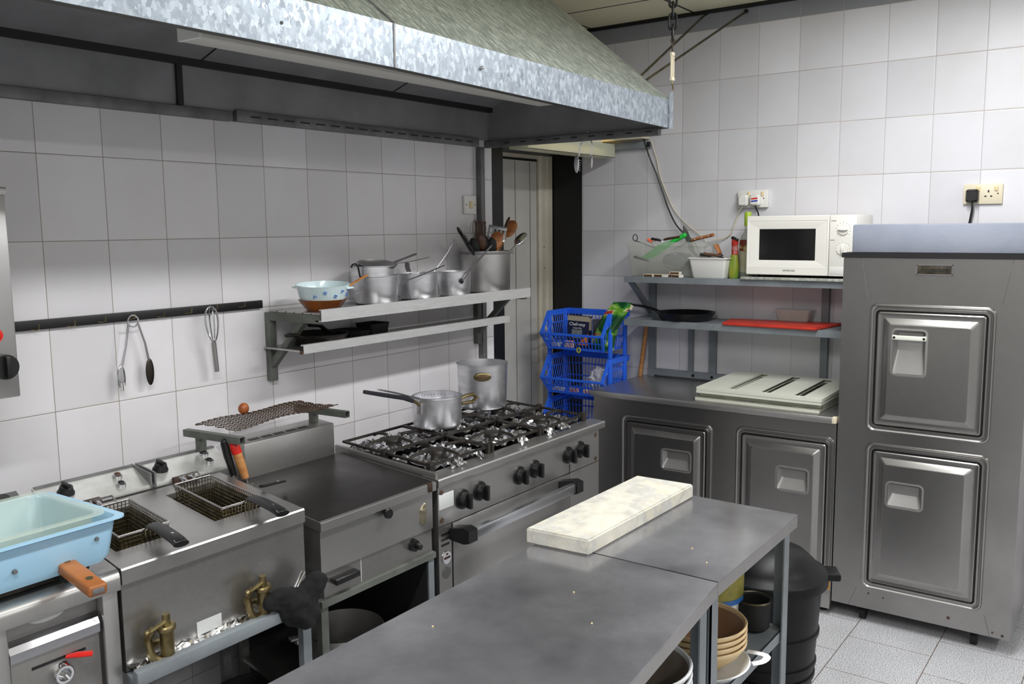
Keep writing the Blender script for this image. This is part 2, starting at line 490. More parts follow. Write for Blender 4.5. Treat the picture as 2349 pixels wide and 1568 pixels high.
# ends
for x, s in ((HX1, -1), (HX0, 1)):
    z = hz(x)
    MB().prism([(-.936, z), (-.936, z+.112), (-.27, 2.735), (-.004, 2.735), (-.004, 2.06)], 'x', x, x+s*.003).build('end_panel', m_galv, hood, smooth=0)
MB().hexa([(HS-.003,-.942,hz(HS)),(HS+.003,-.942,hz(HS)),(HS+.003,-.938,hz(HS)),(HS-.003,-.938,hz(HS)),(HS-.003,-.942,hz(HS)+.112),(HS+.003,-.942,hz(HS)+.112),(HS+.003,-.938,hz(HS)+.112),(HS-.003,-.938,hz(HS)+.112)]).build('fascia_seam', m_rail, hood, smooth=0)
zs = hz(HS)+.112
MB().hexa([(HS-.003,-.938,zs),(HS+.003,-.938,zs),(HS+.003,-.274,2.738),(HS-.003,-.274,2.738),(HS-.003,-.9425,zs+.003),(HS+.003,-.9425,zs+.003),(HS+.003,-.2785,2.743),(HS-.003,-.2785,2.743)]).build('slope_seam', m_rail, hood, smooth=0)
MB().box(HX1-.026,HX1-.023,-.9415,-.939,hz(HX1),hz(HX1)+.112).build('corner_seam', m_rail, hood, smooth=0)
# inside
MB().prism([(-.93,hz(HX1)+.005),(-.93,hz(HX1)+.10),(-.28,2.70),(-.01,2.70),(-.01,2.084)], 'x', HX1-.0065, HX1-.0035).build('end_liner', m_hoodin, hood, smooth=0)
MB().box(HX0, HX1-.004, -.016, -.004, 2.085, 2.225).build('back_panel', m_hoodin, hood, smooth=0)
MB().hexa([(HX0,-.03,2.232),(HX1-.004,-.03,2.232),(HX1-.004,-.62,2.44),(HX0,-.62,2.44),(HX0,-.03,2.236),(HX1-.004,-.03,2.236),(HX1-.004,-.62,2.444),(HX0,-.62,2.444)]).build('filter_panel', m_hoodin, hood, smooth=0)
MB().box(HX0, HX1-.004, -.036, -.004, 2.212, 2.236).build('seam_strip', m_hooddark, hood, smooth=0)
MB().box(-2.606, -2.586, -.028, -.016, 2.085, 2.215).build('upright_bar', m_hooddark, hood, smooth=0)
for x in (-2.52, -1.62):
    MB().hexa([(x,-.035,2.2305),(x+.004,-.035,2.2305),(x+.004,-.60,2.4305),(x,-.60,2.4305),(x,-.035,2.234),(x+.004,-.035,2.234),(x+.004,-.6,2.434),(x,-.6,2.434)]).build('filter_joint', m_hooddark, hood, smooth=0)
MB().box(HX0, -2.40, -.03, 0-.0005, 2.05, 2.083, .003).build('wall_trim', m_rail, hood)
mb = MB().box(-2.385, -1.05, -.032, -.0005, 2.052, 2.09, .003).box(HX1-.03, HX1, -.90, -.0005, 2.052, 2.082, .003)
mb.build('slotted_rail', m_rail, hood)
mb = MB()
x = -2.33
while x < -1.12:
    mb.box(x, x+.045, -.0335, -.031, 2.068, 2.073); x += .074
y = -.12
while y > -.86:
    mb.box(HX1-.032, HX1-.029, y-.03, y, 2.066, 2.071); y -= .09
mb.build('rail_slots', m_hooddark, hood, smooth=0)
lt = MB().box(-3.075, -1.60, -.815, -.735, 2.118, 2.15, .004).build('light_fitting', mat('light_fitting_grey',(196,194,186),.45), hood)
MB().box(-3.083, -3.074, -.815, -.735, 2.118, 2.152).build('end_cap', m_white, lt, smooth=0)
mb = MB()
mb.prism([(-.965,2.075),(-.93,2.075),(-.93,2.225),(-.945,2.232),(-.965,2.2)], 'y', -.944, -.94)
mb.build('hanging_plate', m_galv, hood, smooth=0)
MB().cyl((-2.206,-.94,2.152),(-2.206,-.946,2.152),.006).ball((-2.206,-.947,2.152),.0055).build('screw', m_chrome, hood)
MB().cyl((-2.949,-.9395,2.155),(-2.949,-.9415,2.155),.004).build('bolt_hole', m_black, hood)

ch = thing('hanging_chain', 'dark chain with cream turnbuckle holding the hood corner from the ceiling', 'chain', (-.938,-.942,2.22))
cx, cy = -.938, -.942
def link(z, rot):
    mb = MB(); h, w, r = .033, .0145, .0052
    pts = []
    for k in range(16):
        a = 2*pi*k/16
        px = w*cos(a); pz = (h-w)*(1 if sin(a) >= 0 else -1)+w*sin(a) if abs(sin(a)) > .01 else 0
        pts.append((px*cos(rot), px*sin(rot), pz))
    mb.tube([(cx+p[0], cy+p[1], z+p[2]) for p in pts], r, 6, closed=True)
    mb.build('link', m_black, ch)
z = 2.455
k = 0
while z < 2.75:
    link(z, 0.5 if k % 2 == 0 else 2.0); z += .044; k += 1
MB().tube([(cx-.012,cy,2.428),(cx-.008,cy,2.417),(cx+.004,cy,2.414),(cx+.016,cy,2.42),(cx+.016,cy,2.434)],.0035,6).tube([(cx,cy,2.414),(cx-.001,cy,2.375)],.003,6).build('hook', m_rust, ch)
MB().box(cx-.012,cx-.005,cy-.004,cy+.004,2.272,2.378,.002).box(cx+.005,cx+.012,cy-.004,cy+.004,2.272,2.378,.002).box(cx-.012,cx+.012,cy-.006,cy+.006,2.366,2.38,.002).box(cx-.012,cx+.012,cy-.006,cy+.006,2.268,2.282,.002).build('turnbuckle', m_cream, ch)
MB().tube([(cx,cy,2.28),(cx-.002,cy,2.256),(cx+.006,cy,2.25),(cx+.01,cy,2.238),(cx+.004,cy,2.228)],.003,6).build('lower_hook', m_brass, ch)

for (y, z, yh, zh, lab) in ((-.668,2.734,-.80,2.318,'thin dark stay rod from wall to hood, the upper of two'), (-.879,2.716,-.83,2.302,'thin dark stay rod from wall to hood, the lower of two')):
    t = thing('stay_rod', lab, 'rod', (-.4, (y+yh)/2, 2.5), group='stay rods behind the hood')
    MB().tube([(-.946, yh, zh-.02), (-.004, y, z)], .0058, 8).build('rod', m_greasy, t)
    MB().cyl((-.012, y, z),(0, y, z), .009).build('wall_anchor', m_black, t)

# ================================================================== fluorescent light over the doorway
t = thing('batten_light', 'lit fluorescent light with frosted tray cover above the dark doorway', 'lamp', (-.45,-.12,2.05))
mb = MB()
xs = (-.855, -.035)
for pr in (((-.17,2.05),(-.168,2.05),(-.168,2.12),(-.17,2.12)), ((-.17,2.05),(-.17,2.052),(-.06,2.052),(-.06,2.05)), ((-.062,2.05),(-.06,2.05),(-.06,2.12),(-.062,2.12))):
    mb.prism(pr, 'x', *xs)
for x in xs: mb.box(x-.002, x, -.17, -.06, 2.05, 2.12)
mb.build('frosted_cover', m_frosted, t, smooth=0)
MB().box(-.70, -.13, -.145, -.03, 2.095, 2.15, .003).build('body', m_white, t)
MB().cyl((-.80,-.115,2.078),(-.08,-.115,2.078),.011).build('tube', m_glow, t)
MB().box(-.62,-.2,-.06,.061,2.11,2.13).build('mounting_arm', m_rail, t, smooth=0)
t = thing('cable_channel', 'grey metal channel fixed on the wall beside the fluorescent light', 'bracket', (-.02,-.24,2.09))
MB().box(-.035, -.0005, -.372, .0, 2.09, 2.126, .003).build('channel', m_greypaint, t)
MB().box(-.036, -.02, -.374, -.358, 2.094, 2.122, .002).build('end_cap', m_black, t)
tag(MB().box(-.10, -.0005, -.362, -.03, 2.138, 2.158, .002).build('timber_batten', m_cream), 'pale timber batten on the wall above the grey channel', 'batten')
tag(MB().box(-.075, -.0005, -.40, -.25, 2.159, 2.19, .008).build('transformer_box', m_blackp), 'black transformer box on top of the pale batten', 'transformer')
def wire(name, pts, r, m, lab):
    return tag(MB().tube(smooth_path(pts, 5), r, 6).build(name, m), lab, 'cable')
def smooth_path(P, k=4):
    P = [Vector(p) for p in P]; out = []
    for i in range(len(P)-1):
        p0 = P[max(i-1,0)]; p1 = P[i]; p2 = P[i+1]; p3 = P[min(i+2,len(P)-1)]
        for j in range(k):
            t = j/k
            out.append(.5*((2*p1)+(-p0+p2)*t+(2*p0-5*p1+4*p2-p3)*t*t+(-p0+3*p1-3*p2+p3)*t**3))
    out.append(P[-1]); return out
wire('black_cable', [(-.03,-.332,2.16),(-.037,-.377,2.043),(-.02,-.411,1.951),(-.015,-.45,1.848),(-.02,-.481,1.773),(-.03,-.527,1.695),(-.03,-.572,1.647),(-.03,-.627,1.605),(-.032,-.68,1.52),(-.035,-.69,1.428)], .0042, m_blackp, 'black cable hanging down the right wall from the doorway light')
wire('cream_cable', [(-.02,-.376,2.13),(-.01,-.407,2.031),(-.006,-.423,1.951),(-.006,-.46,1.859),(-.008,-.511,1.763),(-.012,-.587,1.688),(-.015,-.678,1.62),(-.02,-.74,1.53),(-.025,-.75,1.428)], .0028, m_cream, 'thin cream cable hanging beside the black one on the right wall')

# ================================================================== vertical conduit and light switch
tag(MB().box(-1.038, -1.008, -.03, -.0005, 1.06, 2.052, .003).build('upright_post', m_rail), 'grey metal upright fixed to the tiles beside the doorway', 'post')
t = thing('light_switch', 'square white rocker light switch on the left tiled wall', 'switch', (-1.096,0,1.746))
MB().box(-1.141,-1.052,-.012,-.0005,1.746,1.83,.003).build('plate', m_white, t)
MB().box(-1.106,-1.086,-.018,-.011,1.772,1.804,.002).build('rocker', m_ivory, t)
MB().cyl((-1.128,-.0115,1.788),(-1.128,-.0132,1.788),.0035).cyl((-1.065,-.0115,1.788),(-1.065,-.0132,1.788),.0035).build('screw', m_brass, t)

# ================================================================== hook rail with tongs and whisk
t = thing('hook_rail', 'long black hook rail across the left tiled wall', 'rail', (-2.75,0,1.41))
MB().box(-3.20,-2.299,-.014,-.0005,1.408,1.436,.002).build('board', m_black, t)
for x, z in ((-3.105,1.417),(-3.0,1.418),(-2.905,1.422),(-2.809,1.423),(-2.707,1.421),(-2.606,1.424),(-2.506,1.429),(-2.394,1.428)):
    MB().tube([(x-.012,-.0145,z-.008),(x,-.016,z-.009),(x+.004,-.03,z-.006),(x+.004,-.031,z+.008)],.0016,6).build('hook', m_brass, t)
t = thing('serving_tongs', 'steel salad tongs hanging from a ring on the hook rail', 'tongs', (-2.812,-.03,1.2))
ring = [(-2.812+.018*cos(a), -.03, 1.408+.018*sin(a)) for a in [2*pi*k/24 for k in range(24)]]
MB().tube(ring, .0025, 6, closed=True).build('spring_ring', m_chrome, t)
MB().tube([(-2.828,-.03,1.40),(-2.842,-.03,1.33),(-2.858,-.03,1.275)],[.003,.0032,.004],8).build('arm', m_chrome, t)
MB().tube([(-2.796,-.03,1.40),(-2.776,-.03,1.335),(-2.768,-.03,1.285)],[.003,.0032,.004],8).build('arm', m_aluD, t)
MB().ball((-2.862,-.03,1.236),.018,(.75,.3,2.3)).build('fork_head', m_chrome, t)
mb = MB()
for dx in (-.004,.004): mb.box(-2.862+dx-.0012,-2.862+dx+.0012,-.037,-.034,1.196,1.222)
mb.build('slots', m_white, t, smooth=0)
MB().ball((-2.765,-.03,1.243),.018,(.8,.3,2.4)).build('spoon_head', mat('dark_steel',(70,66,62),.35,1.), t)
t = thing('balloon_whisk', 'wire balloon whisk hanging head up on the hook rail', 'whisk', (-2.53,-.05,1.21))
MB().tube([(-2.535,-.045,1.312),(-2.525,-.04,1.212)],.0085,12).build('handle', m_aluD, t)
mb = MB()
for k in range(5):
    a = pi*k/5
    pts = []
    for j in range(21):
        s = j/20; ang = -pi/2+2*pi*s
        zz = 1.312+.122*(1-cos(2*pi*s))/2
        w = .029*sin(2*pi*s)*(.55+.45*(1-cos(2*pi*s))/2)
        pts.append((-2.537-.006*(zz-1.312)/.12*1.0+w*cos(a), -.05+w*sin(a)*.9, zz))
    mb.tube(pts, .0013, 5)
mb.build('wires', m_chrome, t)

# ================================================================== wall grill at the left edge
t = thing('wall_grill', 'stainless wall mounted salamander grill cut by the left edge of the photo', 'grill', (-3.55,-.15,1.27))
MB().box(-3.9,-3.287,-.29,-.0005,1.274,1.78,.004).build('body', m_steel, t)
MB().box(-3.9,-3.285,-.298,-.001,1.776,1.796,.003).build('top_lip', m_steelH, t)
MB().cyl((-3.332,-.29,1.357),(-3.332,-.325,1.357),.031).box(-3.337,-3.327,-.34,-.32,1.33,1.384,.003).build('control_knob', m_blackp, t)
MB().cyl((-3.338,-.289,1.434),(-3.338,-.297,1.434),.017).ball((-3.338,-.297,1.434),.013,(1,.6,1)).build('indicator_light', m_red, t)
MB().box(-3.36,-3.309,-.2925,-.289,1.665,1.715,.001).build('label_plate', m_label, t)

# ================================================================== two tier wall shelf on the left wall
t = thing('wall_shelf', 'two tier steel wall shelf on triangular brackets above the range', 'shelf', (-1.66,-.15,1.14))
mb = MB()
for k in range(6):
    y0 = -.012-.045*k; mb.box(-2.27,-1.04, y0-.040, y0, 1.392, 1.398)
mb.build('slatted_top', m_steelH, t, smooth=0)
MB().prism([(-.302,1.371),(-.302,1.413),(-.290,1.413),(-.290,1.409),(-.299,1.409),(-.299,1.375),(-.27,1.375),(-.27,1.371)], 'x', -2.285, -1.037).build('front_channel', m_shelf, t, smooth=0)
MB().box(-2.30,-1.09,-.205,-.010,1.262,1.268).build('lower_shelf', m_steelH, t, smooth=0)
MB().prism([(-.222,1.257),(-.222,1.288),(-.206,1.288),(-.206,1.284),(-.219,1.284),(-.219,1.26),(-.20,1.26),(-.20,1.257)], 'x', -2.299, -1.09).build('lower_lip', m_shelf, t, smooth=0)
MB().box(-2.306,-2.285,-.216,-.206,1.255,1.268,.002).build('wood_end', m_woodd, t)
for x in (-2.285,-1.075):
    b = MB().box(x, x+.03, -.028, -.0005, 1.142, 1.391, .002).box(x, x+.03, -.289, -.028, 1.362, 1.391, .002)
    b.prism([(-.028,1.19),(-.028,1.225),(-.175,1.362),(-.205,1.362)], 'x', x+.004, x+.026)
    b.build('bracket', m_greenpaint, t)

def vessel(r, h, c, th=.002, taper=1.0, rim=.003, seg=40, rb=.012):
    """open pot profile; c = centre of base"""
    r0 = r*taper
    mb = MB()
    prof = [(0,0),(r0-rb,0),(r0-rb*.3,rb*.3),(r0,rb),(r,h-rim*1.4),(r+rim,h-rim*.8),(r+rim,h),(r-th,h),(r-th-.0005,h-rim*2),(r0-th,rb),(r0-rb,th),(0,th)]
    return mb.lathe(prof, c, seg)
ZS = 1.399
# milk glass bowl in a brown dish
t = thing('glass_bowl', 'white bowl with blue flowers standing in the brown dish', 'bowl', (-2.174,-.19,ZS+.012))
mb = MB().lathe([(0,.004),(.062,.004),(.082,.03),(.094,.073),(.096,.076),(.092,.076),(.079,.033),(.058,.008),(0,.008)], (-2.174,-.19,ZS+.012), 44)
for s in (-1, 1):
    a = radians(-57)
    mb.box(-2.174+s*.092*cos(a+0)-.016, -2.174+s*.092*cos(a)+.016, -.19+s*.092*sin(a)-.013, -.19+s*.092*sin(a)+.013, ZS+.073, ZS+.079, .002)
Tb = Matrix.Translation((-2.174,-.19,ZS+.017)) @ Matrix.Rotation(radians(4),4,V(.74,-.67,0)) @ Matrix.Translation((2.174,.19,-ZS-.012))
mb.xf(Tb).build('bowl', m_milk, t)
mb = MB()
for k in range(9):
    a = radians(-150+k*22+random.uniform(-4,4)); zz = .047+ (.014 if k % 2 else 0) - .006
    rr = .0845+(zz-.03)*.28
    c = V(-2.174+rr*cos(a), -.19+rr*sin(a), ZS+.012+zz)
    n = V(cos(a), sin(a), -.28).normalized(); u = V(-sin(a), cos(a), 0); w = n.cross(u)
    for q in range(4 if k % 3 else 3):
        b = pi/2*q+.4
        pc = c+(u*cos(b)+w*sin(b))*.0048
        mb.ball(pc, .0027, (1,1,1), 8, 6)
mb.xf(Tb).build('flower_pattern', mat('blue_print', (70,120,196), .3), t)
tag(MB().lathe([(0,0),(.055,0),(.06,.004),(.084,.036),(.087,.039),(.083,.039),(.058,.009),(0,.006)], (-2.176,-.19,ZS), 40).build('brown_dish', m_ceram), 'brown glazed dish under the flowered bowl on the wall shelf', 'dish')
t = thing('wooden_spoon', 'cream wooden spoon sticking out of the flowered bowl', 'spoon', (-2.10,-.2,1.45))
MB().tube([(-2.15,-.2,1.435),(-2.10,-.2,1.462),(-2.02,-.2,1.492),(-1.966,-.2,1.512)],[.004,.0055,.007,.0075],10,flat=(.5,1.2)).build('handle', m_woodl, t)
MB().ball((-2.165,-.2,1.43),.018,(1.3,.9,.4)).build('spoon_head', m_woodl, t)

# saucepans
def handle_strap(mb, pts, r=.006, flat=(.55,1.35)):
    return mb.tube(smooth_path(pts, 4), r, 8, flat=flat)
t = thing('saucepan', 'tall aluminium saucepan with a smaller pan nested in its top', 'pan', (-1.868,-.15,ZS))
vessel(.0905,.108,(-1.868,-.15,ZS),taper=.94).build('body', m_alu, t)
handle_strap(MB(), [(-1.79,-.205,ZS+.07),(-1.768,-.222,ZS+.083),(-1.70,-.25,1.505),(-1.60,-.27,1.535)], .0052).build('handle', m_chrome, t)
t = thing('nested_saucepan', 'aluminium pan nested in the tall saucepan, its long handle rising right', 'pan', (-1.875,-.145,ZS+.045))
vessel(.083,.10,(-1.875,-.145,ZS+.045)).build('body', m_alu, t)
handle_strap(MB(), [(-1.795,-.12,1.535),(-1.75,-.115,1.545),(-1.66,-.105,1.562),(-1.575,-.095,1.578)], .0075).build('handle', m_aluD, t)
MB().tube([(-1.963,-.165,1.505),(-1.97,-.167,1.525),(-1.976,-.168,1.547),(-1.99,-.17,1.556),(-2.005,-.17,1.553),(-2.013,-.17,1.543)],.0035,8).build('hook_lug', m_blackm, t)
t = thing('sieve', 'shallow aluminium strainer resting tilted on the nested pan', 'strainer', (-1.85,-.15,1.53))
Mt = Matrix.Translation((-1.86,-.155,1.552)) @ Matrix.Rotation(radians(10),4,'X') @ Matrix.Rotation(radians(-4),4,'Y')
MB().lathe([(0,-.028),(.05,-.024),(.074,-.006),(.078,0),(.075,0),(.071,-.006),(.048,-.02),(0,-.024)],seg=36).xf(Mt).build('bowl', m_aluD, t)
handle_strap(MB(), [(-1.79,-.17,1.551),(-1.72,-.18,1.552),(-1.60,-.19,1.567)], .004).build('handle', m_alu, t)
t = thing('saucepan', 'low aluminium saucepan with dented base, second pan from the flowered bowl', 'pan', (-1.64,-.16,ZS))
vessel(.084,.107,(-1.64,-.16,ZS),rb=.022,taper=.98).build('body', m_alu, t)
handle_strap(MB(), [(-1.60,-.09,1.495),(-1.585,-.06,1.52),(-1.57,-.045,1.54)], .008).build('handle', m_aluD, t)
MB().tube([(-1.572,-.115,1.50),(-1.53,-.155,1.503),(-1.45,-.16,1.575),(-1.40,-.165,1.635)],.0028,8).build('wire_handle', m_chrome, t)
t = thing('saucepan', 'small aluminium saucepan with riveted dark handle beside the utensil pot', 'pan', (-1.418,-.17,ZS))
vessel(.072,.104,(-1.418,-.17,ZS),taper=.95).build('body', m_alu, t)
ha = MB(); handle_strap(ha, [(-1.447,-.239,1.465),(-1.44,-.246,1.478),(-1.415,-.25,1.505),(-1.37,-.25,1.533),(-1.26,-.25,1.603)], .0075)
h = ha.build('handle', m_aluD, t)
MB().ball((-1.452,-.241,1.463),.011,(1,.5,1)).build('rivet', m_blackm, h)
t = thing('utensil_pot', 'tall cylindrical aluminium pot holding cooking utensils', 'pot', (-1.15,-.135,ZS))
vessel(.113,.182,(-1.15,-.135,ZS),taper=.97,rim=.002).build('body', m_aluD, t)
MB().lathe([(.1135,.168),(.1155,.17),(.1155,.175),(.1135,.177)],(-1.15,-.135,ZS),40).build('wire_band', m_rail, t)
MB().tube([(-1.15+.118+.008*cos(a),-.20,1.573+.008*sin(a)) for a in [2*pi*k/14 for k in range(14)]],.002,6,closed=True).build('ring_lug', m_rail, t)
UB = V(-1.15,-.135,ZS+.012)
def utensil(name, lab, tip, m_h, head, m_head, base=(0,0), r=.0055, cat='utensil', hd=.065):
    tip = Vector(tip); b = UB+V(base[0], base[1], 0)
    t = thing(name, lab, cat, tuple(b), group='utensils in the tall pot')
    dr = (tip-b).normalized(); neck = tip-dr*hd
    MB().tube([b, neck], [r*.8, r], 10).build('handle', m_h, t)
    xr = V(.587,-.81,0); xr = (xr-dr*xr.dot(dr)).normalized(); yr = dr.cross(xr)
    Q = Matrix.Translation(tip-dr*hd*.5) @ Matrix((xr,yr,dr)).transposed().to_4x4()
    head(MB(), hd).xf(Q).build('head', m_head, t)
    return t, Q
def paddle(w, th=.1): return lambda mb, h: mb.ball((0,0,0), h*.55, (w,th,1.05), 20, 14)
def flatpad(w, slots=0):
    def f(mb, h):
        if not slots: return mb.box(-w/2,w/2,-.0015,.0015,-h/2,h/2,.0012)
        n = slots+1; sw = w/(n+slots*.7)
        mb.box(-w/2,w/2,-.001,.001,h*.28,h/2,.0008); mb.box(-w/2,w/2,-.001,.001,-h/2,-h*.3,.0008)
        x = -w/2
        for k in range(n):
            mb.box(x,x+sw,-.001,.001,-h*.32,h*.3); x += sw*1.7
        return mb
    return f
utensil('wooden_spatula', 'wooden spatula at the front of the utensil pot', (-1.088,-.16,1.662), m_wood, paddle(.72,.12), m_wood, (-.02,-.03), hd=.07)
utensil('wooden_spoon', 'wooden spoon with burnt mark leaning right, largest head in the utensil pot', (-.895,-.11,1.71), m_wood, paddle(.62,.25), m_wood, (-.03,.02), hd=.09)
utensil('wooden_stirrer', 'thin wooden stick standing tallest in the utensil pot', (-.958,-.13,1.728), m_woodl, paddle(.22,.12), m_woodd, (-.02,0), hd=.075)
utensil('metal_spoon', 'steel ladle spoon leaning out to the right of the utensil pot', (-.845,-.14,1.652), m_chrome, paddle(.52,.25), m_chrome, (-.05,0), r=.004, hd=.085)
utensil('slotted_turner', 'steel slotted turner in the middle of the utensil pot', (-1.045,-.13,1.69), m_chrome, flatpad(.085,4), m_alu, (0,0), r=.004, hd=.07)
utensil('slotted_spatula', 'black plastic slotted spatula at the back of the utensil pot', (-1.125,-.09,1.712), m_blackp, flatpad(.05,3), m_woodd, (0,.03), r=.005, hd=.075)
def whiskhead(mb, h):
    for k in range(4):
        a = pi*k/4
        mb.tube([(h*.5*sin(2*pi*j/16)*cos(a)*.8, h*.5*sin(2*pi*j/16)*sin(a)*.8, -h*.5+h*(1-cos(2*pi*j/16))/2) for j in range(17)], .0011, 5)
    return mb
utensil('wire_whisk', 'wire whisk standing at the back of the utensil pot', (-1.145,-.09,1.722), m_rail, whiskhead, m_rail, (0,.03), r=.004, hd=.09)
utensil('black_tongs_handle', 'black utensil handle leaning furthest left in the utensil pot', (-1.35,-.14,1.685), m_blackp, paddle(.3,.3), m_blackp, (.05,0), r=.008, hd=.05)
utensil('black_ladle_handle', 'shorter black utensil handle beside the leftmost one', (-1.338,-.16,1.652), m_blackp, paddle(.34,.34), m_blackp, (.05,-.01), r=.008, hd=.05)
for k, (x, y, z, w, lab) in enumerate(((-1.262,-.15,1.635,.5,'black slotted spoon low in the left of the utensil pot'),(-1.222,-.16,1.655,.55,'brown tipped spatula among the black utensils of the pot'),(-1.19,-.15,1.648,.6,'black ladle head in the centre of the utensil pot'),(-1.16,-.18,1.635,.5,'black masher head near the front wooden spatula'))):
    utensil('black_utensil', lab, (x,y,z), m_blackp, paddle(w*1.15,.45), m_blackm if k != 1 else m_woodd, (.01*k-.01,-.02), r=.007, hd=.068)
# pans on the lower shelf
def frypan(c, r, h, ang, L, rise, m, lab, name='frying_pan', hm=None):
    t = thing(name, lab, 'frying pan', c)
    MB().lathe([(0,0),(r*.78,0),(r*.84,.006),(r,h),(r+.002,h),(r-.003,h),(r*.82,.008),(r*.76,.004),(0,.004)], c, 40).build('pan_body', m, t)
    d = V(cos(ang), sin(ang), 0); c = Vector(c)
    MB().tube(smooth_path([c+d*(r-.01)+V(0,0,h*.75), c+d*(r+.03)+V(0,0,h*.9+rise*.3), c+d*(r+L*.55)+V(0,0,h+rise*.8), c+d*(r+L)+V(0,0,h+rise)], 4), .0125, 10, flat=(.55,1.15)).build('handle', hm or m, t)
    return t
frypan((-2.13,-.115,1.2685), .108, .04, radians(196), .095, .012, m_iron, 'dark frying pan on the lower tier of the left wall shelf, handle to the left')
t = frypan((-1.965,-.11,1.2685), .075, .035, radians(165), .10, .03, m_blackm, 'small black pan behind the dark frying pan on the lower tier')
t = thing('baking_tin', 'black square baking tin at the right of the dark pans', 'tin', (-1.84,-.10,1.2685))
MB().lofts([[(-1.84+p[0],-.10+p[1],1.2685+z) for p in MB().rrect(-w,w,-w*.9,w*.9,.012)] for w, z in ((.046,0),(.052,.048),(.055,.05),(.050,.049),(.044,.004))], cap0=True).build('tin_body', m_blackm, t)

# ================================================================== range
KR = .16
def mbk(): return MB()
rg = thing('cooking_range', 'six burner stainless gas range with oven below', 'range', (-1.75,-.5,0))
def part(mb, name, m, parent, K=0, smooth=38):
    if K: mb.shear(K)
    return mb.build(name, m, parent, smooth=smooth)
RX0, RX1 = -2.25, -1.235
part(MB().box(RX0,RX1,-.765,-.20,.12,.872), 'body', m_steelD, rg, KR)
part(MB().prism([(-.705,.862),(-.783,.862),(-.785,.866),(-.785,.884),(-.781,.888),(-.705,.888)], 'x', RX0-.005, RX1+.035), 'front_lip', m_steelH, rg, KR)
part(MB().box(RX0,RX1,-.774,-.765,.728,.861), 'control_panel', m_steelH, rg, KR, 0)
part(MB().box(RX0,-2.184,-.774,-.765,.12,.726), 'side_column', m_steelD, rg, KR, 0)
dr = part(MB().box(-2.18,-1.462,-.778,-.765,.20,.724,.002), 'oven_door', m_steelH, rg, KR)
part(MB().box(-1.458,RX1,-.774,-.765,.12,.724), 'right_column', m_steelH, rg, KR, 0)
part(MB().box(-2.1835,-2.1805,-.7755,-.765,.2,.724), 'door_gap', m_black, dr, KR, 0)
part(MB().box(-1.4615,-1.4585,-.7755,-.765,.2,.76), 'door_gap', m_black, dr, KR, 0)
hb = part(MB().box(-2.155,-1.545,-.868,-.842,.684,.722,.006), 'handle_bar', mat('satin_aluminium',(206,208,212),.3,1.), dr, KR)
for x in (-2.20,-1.545):
    part(MB().prism([(-.778,.674),(-.778,.712),(-.845,.728),(-.872,.722),(-.872,.682),(-.845,.674)], 'x', x, x+.045), 'handle_bracket', m_blackp, dr, KR)
for x, z in ((-2.126,.792),(-2.034,.797),(-1.803,.797),(-1.705,.799),(-1.476,.802),(-1.385,.805)):
    mb = MB().cyl((x,-.774,z),(x,-.782,z),.034,.033,28).cyl((x,-.782,z),(x,-.806,z),.027,.023,24)
    mb.box(x-.007,x+.007,-.822,-.8,z-.026,z+.026,.003)
    part(mb, 'control_knob', m_blackp, rg, KR)
for x, z in ((-2.232,.84),(-2.232,.748),(-1.262,.84),(-1.262,.742)):
    part(MB().cyl((x,-.7735,z),(x,-.7765,z),.008), 'bolt', m_rust, rg, KR)
part(MB().box(-2.246,-2.172,-.7765,-.773,.783,.833,.001), 'data_plate', m_label, rg, KR)
mb = MB()
for z in (.698,.68,.662): mb.box(-2.236,-2.198,-.776,-.7735,z-.003,z+.003)
part(mb, 'vent_slots', m_black, rg, KR, 0)
bd = part(MB().cyl((-2.213,-.7735,.617),(-2.213,-.778,.617),.021), 'round_badge', m_chrome, rg, KR)
part(MB().box(-2.229,-2.197,-.7785,-.777,.613,.621).box(-2.218,-2.208,-.7785,-.777,.626,.632), 'badge_emblem', m_woodd, bd, KR, 0)
part(MB().cyl((-2.213,-.7735,.565),(-2.213,-.776,.565),.02), 'lock_cover', m_rail, rg, KR)
part(MB().box(RX0+.005,RX1-.01,-.712,-.205,.866,.874), 'spill_tray', m_black, rg, KR, 0)
part(MB().box(RX0,RX0+.014,-.765,-.205,.86,.905,.002), 'side_guard', m_steelD, rg, KR)
mb = MB()
for lx in (RX0+.05, RX1-.05):
    for ly in (-.72,-.26): mb = MB().cyl((lx,ly,0),(lx,ly,.121),.022); part(mb, 'leg', m_steelD, rg, KR)
cw, cd = .323, .248
